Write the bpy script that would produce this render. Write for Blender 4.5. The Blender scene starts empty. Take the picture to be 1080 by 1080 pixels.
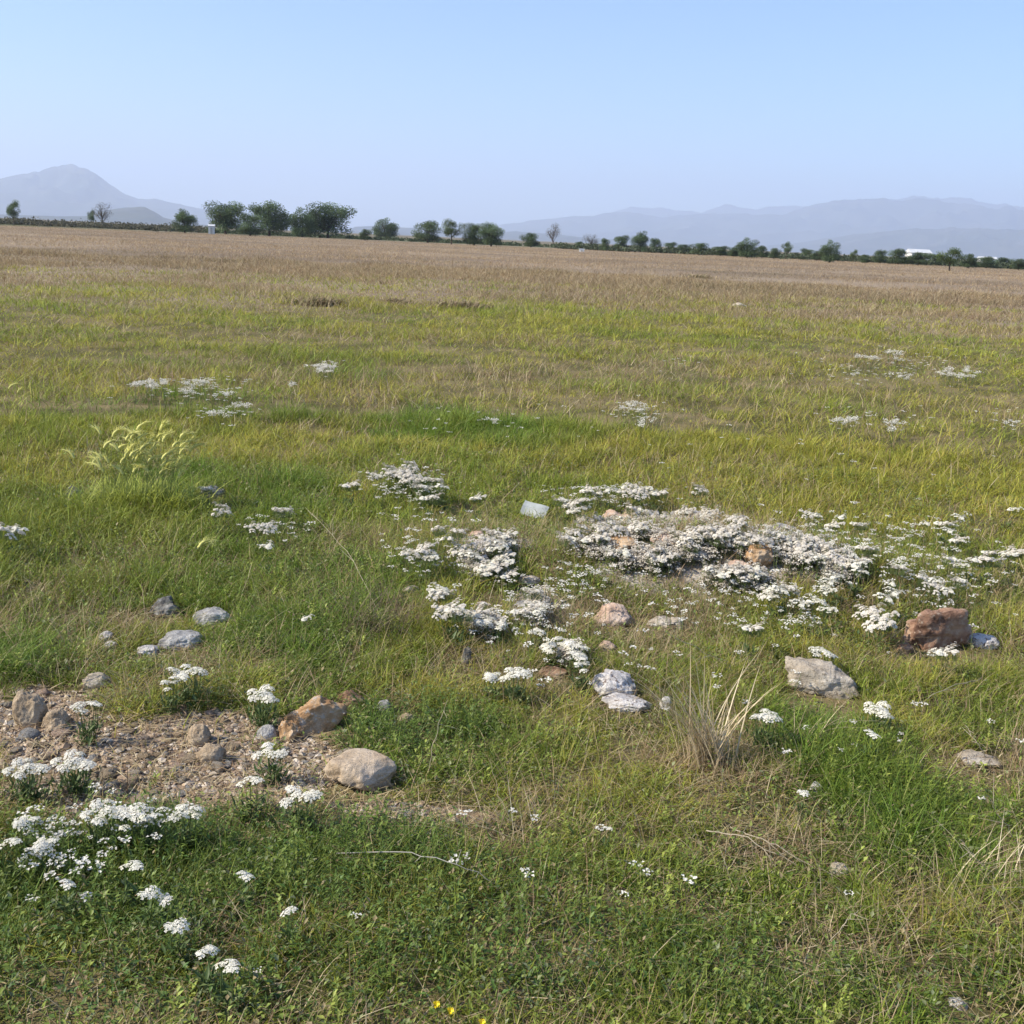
import bpy, math, random
import numpy as np
from mathutils import Vector, Matrix, noise as mnoise

RS = np.random.RandomState(7)
random.seed(11)
sc = bpy.context.scene
col = sc.collection
R = math.radians

# ------------------------------------------------------------------ camera frame
F = 1158.0                      # focal length in photo pixels (photo is 1080 px wide)
EYE = 1.6
PITCH = math.atan(287.0 / F)
ROLL = R(2.49)
fw = np.array([0, math.cos(PITCH), -math.sin(PITCH)])
up0 = np.array([0, math.sin(PITCH), math.cos(PITCH)])
rt0 = np.array([1.0, 0, 0])
rt = rt0 * math.cos(ROLL) + up0 * math.sin(ROLL)
up = up0 * math.cos(ROLL) - rt0 * math.sin(ROLL)


def ray(px, py):
    d = fw * F + rt * (px - 540) - up * (py - 540)
    return d / np.linalg.norm(d)


# ------------------------------------------------------------------ value noise
_T = np.random.RandomState(3).rand(256, 256)


def vn(x, y, s=0):
    x = np.asarray(x, float) + s * 17.31
    y = np.asarray(y, float) + s * 9.77
    xi = np.floor(x).astype(int); yi = np.floor(y).astype(int)
    fx = x - xi; fy = y - yi
    fx = fx * fx * (3 - 2 * fx); fy = fy * fy * (3 - 2 * fy)
    a = _T[xi & 255, yi & 255]; b = _T[(xi + 1) & 255, yi & 255]
    c = _T[xi & 255, (yi + 1) & 255]; d = _T[(xi + 1) & 255, (yi + 1) & 255]
    return (a * (1 - fx) + b * fx) * (1 - fy) + (c * (1 - fx) + d * fx) * fy


def fbm(x, y, scale=1.0, s=0, o=3):
    v = 0; a = 0.5; t = 0
    for i in range(o):
        f = (2 ** i) / scale
        v = v + a * vn(np.asarray(x) * f, np.asarray(y) * f, s + i * 5); t += a; a *= 0.5
    return v / t


def sst(a, b, x):
    t = np.clip((np.asarray(x, float) - a) / (b - a), 0, 1)
    return t * t * (3 - 2 * t)


def flat(px, py):
    d = ray(px, py)
    t = EYE / max(1e-6, -d[2])
    return d[0] * t, d[1] * t


MX, MY = flat(752, 598)         # centre of the stony mound


MOUND = [(625, 568, 26, 9), (655, 553, 34, 10), (690, 550, 34, 11), (730, 548, 34, 12), (770, 562, 36, 12), (815, 570, 36, 11), (855, 580, 34, 12), (885, 592, 20, 14),
         (720, 572, 40, 14), (680, 585, 30, 8), (780, 605, 30, 8)]


def hgt(x, y):
    x = np.asarray(x, float); y = np.asarray(y, float)
    r = np.hypot(x, y)
    fade = 1 - sst(60, 140, r)
    h = (fbm(x, y, 1.1, 1, 3) - 0.5) * 0.10 * (1 - sst(12, 40, r)) + (fbm(x, y, 9, 4, 3) - 0.5) * 0.28 * sst(4, 16, r) * fade
    m = np.exp(-(((x - MX) / 0.95) ** 2 + ((y - MY) / 0.42) ** 2))
    m2 = np.exp(-(((x - MX + 1.35) / 0.35) ** 2 + ((y - MY - 0.1) / 0.5) ** 2))
    return h * (0.7) + 0.21 * m + 0.06 * m2 - 0.035


def P(px, py, hh=0.0):
    """photo pixel -> point hh above the terrain"""
    d = ray(px, py)
    z = hh
    for _ in range(12):
        t = (EYE - z) / max(1e-6, -d[2])
        x, y = d[0] * t, d[1] * t
        z = 0.5 * z + 0.5 * (float(hgt(x, y)) + hh)
    return np.array([x, y, float(hgt(x, y))])


def slant(p):
    return math.sqrt(p[0] ** 2 + p[1] ** 2 + (EYE - p[2]) ** 2)


def inell(x, y, ells, nz=0.5, ns=0.25, seed=9):
    """soft mask 0..1 of a union of ellipses (cx,cy,rx,ry)"""
    m = np.zeros_like(np.asarray(x, float))
    n = (fbm(x, y, ns, seed, 3) - 0.5) * nz * 2
    for (cx, cy, rx, ry) in ells:
        d = np.sqrt(((x - cx) / rx) ** 2 + ((y - cy) / ry) ** 2) + n
        m = np.maximum(m, 1 - sst(0.8, 1.15, d))
    return m


def E(px, py, rx, ry):
    p = flat(px, py)
    return (p[0], p[1], rx, ry)


BARE = [E(130, 778, .58, .30), E(20, 758, .36, .32), E(285, 800, .30, .17), E(215, 828, .3, .1), E(440, 848, .24, .045)]
STRAWY = [E(440, 850, .28, .10), E(520, 870, .16, .12), E(760, 800, .22, .2), E(800, 890, .28, .09), E(585, 712, .2, .1), E(245, 830, .45, .12),
          E(250, 690, .25, .2), E(60, 640, .45, .5), E(1050, 810, .2, .14), E(900, 1010, .22, .12),
          E(660, 660, .5, .35), E(300, 870, .2, .1)]
BROWN = [E(580, 372, 2.4, 2.6), E(390, 640, .35, .35), E(900, 380, 1.6, 1.2), E(1000, 310, 9, 5)]
DEEP = [E(150, 930, .65, .38), E(420, 930, .5, .26), E(330, 890, .4, .2), E(430, 760, .35, .3), E(780, 1010, .35, .14), E(100, 1020, .5, .2), E(600, 1010, .5, .2), E(960, 1040, .25, .12), E(330, 1030, .4, .15)]
HEAP = [(MX - .05, MY + .05, .85, .5), E(520, 580, .26, .3), E(566, 640, .15, .3)]
LUSH = [E(120, 560, 1.5, 1.5), E(520, 445, 1.3, 1.1), E(330, 620, .7, .9), E(220, 430, 1.3, .9), E(870, 770, .3, .3), E(330, 900, .45, .25),
        E(980, 850, .3, .3), E(450, 780, .5, .3), E(150, 900, .6, .35), E(80, 640, 0.3, 0.9), E(300, 380, 2, 1.4)]


# ------------------------------------------------------------------ materials
def newmat(name):
    m = bpy.data.materials.new(name); m.use_nodes = True
    nt = m.node_tree; nt.nodes.clear()
    return m, nt, nt.nodes, nt.links


def blade_mat(name, trans=0.35, rough=0.55, spec=0.3, vary=0.25):
    m, nt, N, L = newmat(name)
    out = N.new('ShaderNodeOutputMaterial')
    at = N.new('ShaderNodeAttribute'); at.attribute_name = 'Col'
    p = N.new('ShaderNodeBsdfPrincipled'); p.inputs['Roughness'].default_value = rough
    p.inputs['Specular IOR Level'].default_value = spec
    tr = N.new('ShaderNodeBsdfTranslucent'); mx = N.new('ShaderNodeMixShader'); mx.inputs[0].default_value = trans
    L.new(at.outputs['Color'], p.inputs['Base Color']); L.new(at.outputs['Color'], tr.inputs['Color'])
    L.new(p.outputs[0], mx.inputs[1]); L.new(tr.outputs[0], mx.inputs[2]); L.new(mx.outputs[0], out.inputs[0])
    return m


def ramp(N, pts):
    r = N.new('ShaderNodeValToRGB')
    e = r.color_ramp.elements
    while len(e) < len(pts):
        e.new(0.5)
    for el, (p, c) in zip(e, pts):
        el.position = p; el.color = (*c, 1)
    return r


def noise_mat(name, pts, scale=5, detail=6, rough=0.9, bump=0.3, bscale=30, bdist=0.01, spec=0.2, coord='Object', spots=None, trans=0):
    m, nt, N, L = newmat(name)
    out = N.new('ShaderNodeOutputMaterial')
    tc = N.new('ShaderNodeTexCoord')
    n = N.new('ShaderNodeTexNoise'); n.inputs['Scale'].default_value = scale; n.inputs['Detail'].default_value = detail
    n.inputs['Roughness'].default_value = 0.65
    L.new(tc.outputs[coord], n.inputs['Vector'])
    r = ramp(N, pts); L.new(n.outputs['Fac'], r.inputs[0])
    p = N.new('ShaderNodeBsdfPrincipled'); p.inputs['Roughness'].default_value = rough
    p.inputs['Specular IOR Level'].default_value = spec
    c = r.outputs[0]
    if spots:
        n3 = N.new('ShaderNodeTexNoise'); n3.inputs['Scale'].default_value = spots[1]; n3.inputs['Detail'].default_value = 5
        n3.inputs['Roughness'].default_value = 0.75
        L.new(tc.outputs[coord], n3.inputs['Vector'])
        mr = N.new('ShaderNodeMapRange'); mr.inputs[1].default_value = spots[2]; mr.inputs[2].default_value = spots[2] + 0.08
        L.new(n3.outputs['Fac'], mr.inputs[0])
        mx = N.new('ShaderNodeMix'); mx.data_type = 'RGBA'
        mx.inputs[7].default_value = (*spots[0], 1)
        L.new(mr.outputs[0], mx.inputs[0]); L.new(c, mx.inputs[6]); c = mx.outputs[2]
    L.new(c, p.inputs['Base Color'])
    if bump:
        n2 = N.new('ShaderNodeTexNoise'); n2.inputs['Scale'].default_value = bscale; n2.inputs['Detail'].default_value = 8
        n2.inputs['Roughness'].default_value = 0.7
        L.new(tc.outputs[coord], n2.inputs['Vector'])
        b = N.new('ShaderNodeBump'); b.inputs['Strength'].default_value = bump; b.inputs['Distance'].default_value = bdist
        L.new(n2.outputs['Fac'], b.inputs['Height']); L.new(b.outputs[0], p.inputs['Normal'])
    L.new(p.outputs[0], out.inputs[0])
    return m


M_GRASS = blade_mat('green_blades')
M_DRY = blade_mat('dry_blades', 0.25, 0.7, 0.2)
M_LEAF = blade_mat('herb_leaves', 0.3, 0.5, 0.35)
M_FLOWER = blade_mat('white_petals', 0.25, 0.7, 0.1)
M_TREE = blade_mat('tree_foliage', 0.25, 0.6, 0.2)
M_PEB = blade_mat('gravel_grains', 0.0, 0.9, 0.15)


def stone_mat(name, a, b, c, lichen=None, scale=9, lt=0.58):
    return noise_mat(name, [(0.38, a), (0.5, b), (0.62, c)], scale=scale, detail=12, rough=0.95, bump=1.0, bscale=45, bdist=0.014,
                     spec=0.15, spots=(lichen, 38, lt - .04) if lichen else None)


S_TAN = stone_mat('tan_stone', (.26, .19, .12), (.40, .31, .21), (.52, .43, .31), (.20, .14, .09), lt=.62)
S_ORANGE = stone_mat('ochre_stone', (.28, .15, .07), (.43, .27, .14), (.54, .40, .26), (.5, .45, .38), lt=.60)
S_RED = stone_mat('rusty_stone', (.11, .06, .04), (.28, .165, .11), (.40, .27, .18), (.42, .33, .25), lt=.60)
S_GREY = stone_mat('grey_stone', (.20, .19, .18), (.38, .37, .35), (.52, .51, .48), (.13, .12, .11), lt=.62)
S_DARK = stone_mat('dark_stone', (.07, .065, .06), (.15, .145, .13), (.28, .27, .25), (.42, .42, .38), lt=.60)
S_WHITE = stone_mat('lichen_white_stone', (.36, .33, .31), (.58, .55, .52), (.70, .67, .64), (.17, .13, .11), lt=.57)
S_BEIGE = stone_mat('beige_stone', (.30, .25, .19), (.44, .38, .30), (.55, .50, .42), (.24, .20, .15), lt=.58)
S_BOUL = stone_mat('pale_tan_stone', (.36, .27, .18), (.50, .40, .29), (.58, .48, .37), (.30, .22, .15), lt=.64)
S_PINK = stone_mat('pinkish_stone', (.38, .25, .18), (.52, .38, .29), (.60, .49, .40), (.28, .2, .14), lt=.6)


# ------------------------------------------------------------------ mesh helpers
def tri_mesh(name, V, T, C, mats, matidx=None, smooth=True):
    V = np.ascontiguousarray(V, np.float32); T = np.ascontiguousarray(T, np.int32)
    me = bpy.data.meshes.new(name)
    me.vertices.add(len(V)); me.loops.add(T.size); me.polygons.add(len(T))
    me.vertices.foreach_set('co', V.ravel())
    me.loops.foreach_set('vertex_index', T.ravel())
    me.polygons.foreach_set('loop_start', np.arange(0, T.size, 3, dtype=np.int32))
    if matidx is not None:
        me.polygons.foreach_set('material_index', np.ascontiguousarray(matidx, np.int32))
    me.polygons.foreach_set('use_smooth', np.full(len(T), smooth, bool))
    if C is not None:
        a = me.color_attributes.new('Col', 'FLOAT_COLOR', 'POINT')
        C4 = np.ones((len(V), 4), np.float32); C4[:, :3] = C
        a.data.foreach_set('color', C4.ravel())
    me.update(calc_edges=True)
    for m in (mats if isinstance(mats, (list, tuple)) else [mats]):
        me.materials.append(m)
    return me


def link(name, me, parent=None, loc=None):
    o = bpy.data.objects.new(name, me); col.objects.link(o)
    if parent is not None: o.parent = parent
    if loc is not None: o.location = [float(v) for v in loc]
    return o


def tag(o, label, cat, group=None):
    o['label'] = label; o['category'] = cat
    if group: o['group'] = group
    return o


def setkind(o, k, label=None):
    o['kind'] = k
    if label: o['label'] = label
    return o


class Acc:
    """collects triangle soup"""
    def __init__(s): s.V = []; s.T = []; s.C = []; s.I = []; s.n = 0
    def add(s, V, T, C, mi=0):
        V = np.asarray(V, float); T = np.asarray(T, int)
        C = np.broadcast_to(np.asarray(C, float), (len(V), 3))
        s.V.append(V); s.T.append(T + s.n); s.C.append(C); s.I.append(np.full(len(T), mi)); s.n += len(V)
    def mesh(s, name, mats, smooth=True):
        return tri_mesh(name, np.vstack(s.V), np.vstack(s.T), np.vstack(s.C), mats, np.concatenate(s.I), smooth)


def blades(base, H, W, az, lean, curve, C, segs=3, twist=None, tipw=0.0):
    n = len(base)
    H, W, az, lean, curve = [np.broadcast_to(np.asarray(a, float), (n,)) for a in (H, W, az, lean, curve)]
    C = np.broadcast_to(np.asarray(C, float), (n, 3))
    tw = np.zeros(n) if twist is None else twist
    dx, dy = np.cos(az), np.sin(az)
    sx, sy = np.cos(az + math.pi / 2 + tw), np.sin(az + math.pi / 2 + tw)
    V = np.zeros((n, 2 * segs + 1, 3))
    for k in range(segs + 1):
        t = k / segs
        off = (lean * t + curve * t * t) * H
        z = H * t * (1 - 0.35 * np.clip(curve, 0, 1.6) * t) * np.sqrt(np.clip(1 - 0.4 * lean ** 2, .15, 1))
        cx = base[:, 0] + dx * off; cy = base[:, 1] + dy * off; cz = base[:, 2] + z
        w = W * 0.5 * (1 - t ** 2.2 * (1 - tipw)) if k < segs else W * 0
        if k < segs:
            V[:, 2 * k] = np.stack([cx + sx * w, cy + sy * w, cz], 1)
            V[:, 2 * k + 1] = np.stack([cx - sx * w, cy - sy * w, cz], 1)
        else:
            V[:, 2 * k] = np.stack([cx, cy, cz], 1)
    tl = []
    for k in range(segs - 1):
        a = 2 * k
        tl += [[a, a + 1, a + 3], [a, a + 3, a + 2]]
    a = 2 * (segs - 1); tl.append([a, a + 1, a + 2])
    tl = np.array(tl); nv = 2 * segs + 1
    T = (tl[None] + (np.arange(n) * nv)[:, None, None]).reshape(-1, 3)
    Cc = np.repeat(C, nv, axis=0)
    return V.reshape(-1, 3), T, Cc


def leaves(cen, L, W, az, tilt, C, fold=0.25):
    """rhombus leaves: base, two sides, tip, mid raised"""
    n = len(cen)
    L, W, az, tilt = [np.broadcast_to(np.asarray(a, float), (n,)) for a in (L, W, az, tilt)]
    d = np.stack([np.cos(az) * np.cos(tilt), np.sin(az) * np.cos(tilt), np.sin(tilt)], 1)
    s = np.stack([-np.sin(az), np.cos(az), np.zeros(n)], 1)
    u = np.cross(d, s)
    b = cen; m1 = cen + d * L[:, None] * .45
    V = np.stack([b, m1 + s * W[:, None] * .5 + u * (W * fold)[:, None], m1 - s * W[:, None] * .5 + u * (W * fold)[:, None], cen + d * L[:, None],
                  m1], 1).reshape(-1, 3)
    tl = np.array([[0, 4, 1], [0, 2, 4], [4, 3, 1], [4, 2, 3]])
    T = (tl[None] + (np.arange(n) * 5)[:, None, None]).reshape(-1, 3)
    return V, T, np.repeat(np.broadcast_to(C, (n, 3)), 5, axis=0)


def tube(pts, rads, sides=5):
    pts = np.asarray(pts, float); n = len(pts)
    V = []; T = []
    for i in range(n):
        d = pts[min(i + 1, n - 1)] - pts[max(i - 1, 0)]
        d = d / (np.linalg.norm(d) + 1e-9)
        a = np.cross(d, [0.13, 0.91, 0.38]); a /= np.linalg.norm(a) + 1e-9; b = np.cross(d, a)
        for k in range(sides):
            th = 2 * math.pi * k / sides
            V.append(pts[i] + (a * math.cos(th) + b * math.sin(th)) * rads[i])
    for i in range(n - 1):
        for k in range(sides):
            q = i * sides; k2 = (k + 1) % sides
            T += [[q + k, q + k2, q + sides + k2], [q + k, q + sides + k2, q + sides + k]]
    return np.array(V), np.array(T)


def mixc(a, b, t):
    t = np.asarray(t)[..., None]
    return np.asarray(a) * (1 - t) + np.asarray(b) * t


# ------------------------------------------------------------------ world, sun, camera
SUN_EL, SUN_AZ = R(40), R(-104)      # azimuth measured from the view direction, negative = left
w = bpy.data.worlds.new('World'); sc.world = w; w.use_nodes = True
nt = w.node_tree; bg = nt.nodes['Background']
sky = nt.nodes.new('ShaderNodeTexSky'); sky.sky_type = 'NISHITA'; sky.sun_disc = False
sky.sun_elevation = SUN_EL; sky.sun_rotation = SUN_AZ
sky.air_density = 1.0; sky.dust_density = 0.8; sky.ozone_density = 8.0; sky.altitude = 100
nt.links.new(sky.outputs[0], bg.inputs[0]); bg.inputs[1].default_value = 0.135

sd = bpy.data.lights.new('sun', 'SUN'); sd.energy = 5.0; sd.angle = R(0.53); sd.color = (1, .91, .76)
so = bpy.data.objects.new('sun', sd); col.objects.link(so)
sv = Vector((math.sin(SUN_AZ) * math.cos(SUN_EL), math.cos(SUN_AZ) * math.cos(SUN_EL), math.sin(SUN_EL)))
so.rotation_euler = sv.to_track_quat('Z', 'Y').to_euler()
so.location = (0, 0, 30)

cd = bpy.data.cameras.new('camera'); co = bpy.data.objects.new('camera', cd); col.objects.link(co)
cd.sensor_width = 36; cd.angle = 2 * math.atan(540 / F); cd.clip_start = 0.05; cd.clip_end = 120000
co.matrix_world = Matrix(((rt[0], up[0], -fw[0], 0), (rt[1], up[1], -fw[1], 0), (rt[2], up[2], -fw[2], EYE), (0, 0, 0, 1)))
sc.camera = co

sc.view_settings.view_transform = 'Standard'; sc.view_settings.look = 'None'
sc.view_settings.exposure = 0.70; sc.view_settings.gamma = 1
sc.cycles.use_denoising = True
sc.cycles.max_bounces = 8; sc.cycles.diffuse_bounces = 3; sc.cycles.transmission_bounces = 3; sc.cycles.transparent_max_bounces = 8
sc.cycles.volume_bounces = 2

# ------------------------------------------------------------------ haze
hm, nt_, N, L = newmat('haze_air')
out = N.new('ShaderNodeOutputMaterial'); pv = N.new('ShaderNodeVolumePrincipled')
pv.inputs['Color'].default_value = (.68, .775, .97, 1); pv.inputs['Density'].default_value = 0.000088
pv.inputs['Anisotropy'].default_value = 0.15
L.new(pv.outputs[0], out.inputs['Volume'])
HB = 27000; HT = 1420
hv = np.array([[x, y, z] for z in (-2, HT) for y in (-HB, HB) for x in (-HB, HB)], float)
hf = [[0, 2, 3, 1], [4, 5, 7, 6], [0, 1, 5, 4], [2, 6, 7, 3], [0, 4, 6, 2], [1, 3, 7, 5]]
me = bpy.data.meshes.new('haze'); me.from_pydata([tuple(v) for v in hv], [], hf); me.materials.append(hm)
setkind(link('haze', me), 'stuff', 'thin pale blue summer haze over the plain')

# ------------------------------------------------------------------ ground sheet
def surface_colours(x, y):
    """litter / soil colour under the plants"""
    r = np.hypot(x, y)
    dry = sst(22, 33, r + (fbm(x, y, 7, 21, 3) - .5) * 12)
    n1 = fbm(x, y, .35, 31, 4); n2 = fbm(x, y, 14, 41, 4)
    near = mixc([.10, .09, .035], [.20, .16, .08], sst(.35, .65, n1))
    far = mixc([.19, .145, .10], [.28, .22, .155], sst(.3, .7, n2))
    c = mixc(near, far, dry)
    bare = inell(x, y, BARE, .75, .16, 9)
    soil = mixc([.25, .175, .115], [.42, .32, .235], sst(.35, .65, fbm(x, y, .12, 51, 4)))
    c = mixc(c, soil, bare)
    c = mixc(c, mixc([.30, .25, .19], [.50, .45, .39], sst(.4, .6, fbm(x, y, .1, 52, 3))), inell(x, y, HEAP, .3, .3, 29))
    # cultivated strips beyond the meadow
    gs = sst(250, 262, r) * (1 - sst(420, 500, r)) * sst(.42, .5, vn(x / 220, y / 38, 61))
    c = mixc(c, [.06, .085, .03], gs * .8)
    br = sst(480, 600, r)
    c = mixc(c, mixc([.10, .10, .05], [.22, .17, .11], vn(x / 900, y / 260, 71)), br)
    return c


rings = [0.0] + list(np.geomspace(0.35, 12, 330)) + list(np.geomspace(12.2, 26800, 330))
ang = np.concatenate([np.linspace(-44, 44, 420), np.linspace(48, 312, 50)]) * math.pi / 180
na = len(ang)
rr, aa = np.meshgrid(rings, ang, indexing='ij')
gx = rr * np.sin(aa); gy = rr * np.cos(aa)
gz = hgt(gx, gy)
V = np.stack([gx, gy, gz], -1).reshape(-1, 3)
i, j = np.meshgrid(np.arange(len(rings) - 1), np.arange(na), indexing='ij')
a = i * na + j; b = i * na + (j + 1) % na; c_ = (i + 1) * na + j; d_ = (i + 1) * na + (j + 1) % na
T = np.concatenate([np.stack([a, c_, d_], -1).reshape(-1, 3), np.stack([a, d_, b], -1).reshape(-1, 3)])
T = T[~((T[:, 0] < na) & (T[:, 1] < na))]
gm, nt_, N, L = newmat('meadow_soil')
out = N.new('ShaderNodeOutputMaterial'); p = N.new('ShaderNodeBsdfPrincipled'); p.inputs['Roughness'].default_value = .95
p.inputs['Specular IOR Level'].default_value = .1
at = N.new('ShaderNodeAttribute'); at.attribute_name = 'Col'
tc = N.new('ShaderNodeTexCoord'); n1 = N.new('ShaderNodeTexNoise'); n1.inputs['Scale'].default_value = 45; n1.inputs['Detail'].default_value = 8
n1.inputs['Roughness'].default_value = .75
L.new(tc.outputs['Object'], n1.inputs['Vector'])
mr = N.new('ShaderNodeMapRange'); mr.inputs[1].default_value = .3; mr.inputs[2].default_value = .7; mr.inputs[3].default_value = .6; mr.inputs[4].default_value = 1.3
L.new(n1.outputs['Fac'], mr.inputs[0])
vm = N.new('ShaderNodeVectorMath'); vm.operation = 'SCALE'
L.new(at.outputs['Color'], vm.inputs[0]); L.new(mr.outputs[0], vm.inputs['Scale']); L.new(vm.outputs[0], p.inputs['Base Color'])
bp = N.new('ShaderNodeBump'); bp.inputs['Strength'].default_value = .8; bp.inputs['Distance'].default_value = .012
L.new(n1.outputs['Fac'], bp.inputs['Height']); L.new(bp.outputs[0], p.inputs['Normal']); L.new(p.outputs[0], out.inputs[0])
setkind(link('ground', tri_mesh('ground', V, T, surface_colours(V[:, 0], V[:, 1]), gm)), 'structure', 'flat meadow ground with bare gravelly soil')

# ------------------------------------------------------------------ mountains
HILL = noise_mat('hill_slopes', [(.3, (.03, .042, .03)), (.5, (.05, .058, .04)), (.7, (.085, .085, .07))], scale=.0022, detail=10, bump=0, rough=1)


def massif(name, prof, D, depth, seed, label):
    prof = np.array(prof, float)
    nu, nv = 360, 46
    xs = np.linspace(prof[0, 0], prof[-1, 0], nu)
    ys = np.interp(xs, prof[:, 0], prof[:, 1])
    V = []
    dirs = np.array([ray(x, y) for x, y in zip(xs, ys)])
    hz = np.hypot(dirs[:, 0], dirs[:, 1])
    az = np.arctan2(dirs[:, 0], dirs[:, 1])
    hh = np.maximum(D * dirs[:, 2] / hz + EYE, -20)
    jag = (fbm(xs, xs * 0, 14, seed, 5) - .5) * 0.15 + 1
    hh = hh * jag
    v = np.linspace(-1, 1, nv)
    U, VV = np.meshgrid(np.arange(nu), v, indexing='ij')
    rad = D + VV * depth
    X = rad * np.sin(az)[U]; Y = rad * np.cos(az)[U]
    rid = 1 - np.abs(fbm(X, Y, D * .05, seed + 3, 4) * 2 - 1)
    Z = hh[U] * (1 - np.abs(VV) ** 1.15) * (1 - (1 - rid) * 1.1 * np.minimum(1, np.abs(VV) * 4)) - 5 * np.abs(VV)
    V = np.stack([X, Y, Z], -1).reshape(-1, 3)
    i, j = np.meshgrid(np.arange(nu - 1), np.arange(nv - 1), indexing='ij')
    a = i * nv + j
    T = np.concatenate([np.stack([a, a + nv, a + nv + 1], -1).reshape(-1, 3), np.stack([a, a + nv + 1, a + 1], -1).reshape(-1, 3)])
    setkind(link(name, tri_mesh(name, V, T, None, HILL)), 'structure', label)


massif('mountain', [(-330, 222), (-200, 214), (-120, 200), (-60, 192), (0, 187), (20, 182), (40, 179), (57, 174), (69, 170.5), (78, 171.5), (88, 175), (101, 182), (116, 194), (132, 205),
                    (145, 209), (165, 210), (190, 214), (220, 221), (260, 231), (300, 242)], 17000, 4000, 1, 'hazy blue mountain with a rounded peak at far left')
massif('mesa_hill', [(-300, 213), (-60, 224), (0, 226), (60, 228), (90, 228), (108, 222), (125, 219), (153, 218), (162, 222), (172, 229), (190, 234), (240, 240)], 7500, 900, 5,
       'low flat topped hill in front of the left mountain')
massif('low_hills', [(355, 246), (375, 239), (400, 238), (430, 240), (470, 241), (520, 245), (545, 243), (580, 247), (640, 252), (700, 255), (760, 262)], 11000, 1500, 9,
       'low blue hills behind the middle trees')
massif('mountain_range', [(470, 253), (500, 244), (530, 236), (560, 232), (600, 228), (640, 225), (670, 222), (700, 226), (740, 225), (790, 224), (830, 222), (850, 217),
                          (870, 212), (885, 209), (910, 209), (940, 211), (965, 208), (985, 208), (1000, 209), (1020, 212), (1040, 219), (1060, 218), (1080, 220), (1160, 224),
                          (1300, 236), (1400, 250)], 20000, 4000, 13, 'long hazy mountain range on the right horizon')
massif('foothills', [(780, 262), (840, 256), (900, 246), (960, 241), (1020, 240), (1080, 242), (1160, 244), (1300, 262)], 14000, 2000, 17,
       'darker foothills below the right mountain range')
massif('distant_mountain', [(600, 240), (640, 224), (665, 217), (700, 219), (740, 222), (765, 215), (800, 219), (900, 213), (950, 203), (1000, 206), (1080, 216), (1200, 232)],
       24600, 1800, 23, 'faint farthest peaks behind the right mountain range')

# ------------------------------------------------------------------ trees
BARK = noise_mat('bark', [(.3, (.05, .04, .03)), (.7, (.13, .10, .075))], scale=9, bump=.5, bscale=20, bdist=.03)
G_TREE = 'trees in the line along the far edge of the meadow'


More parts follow.
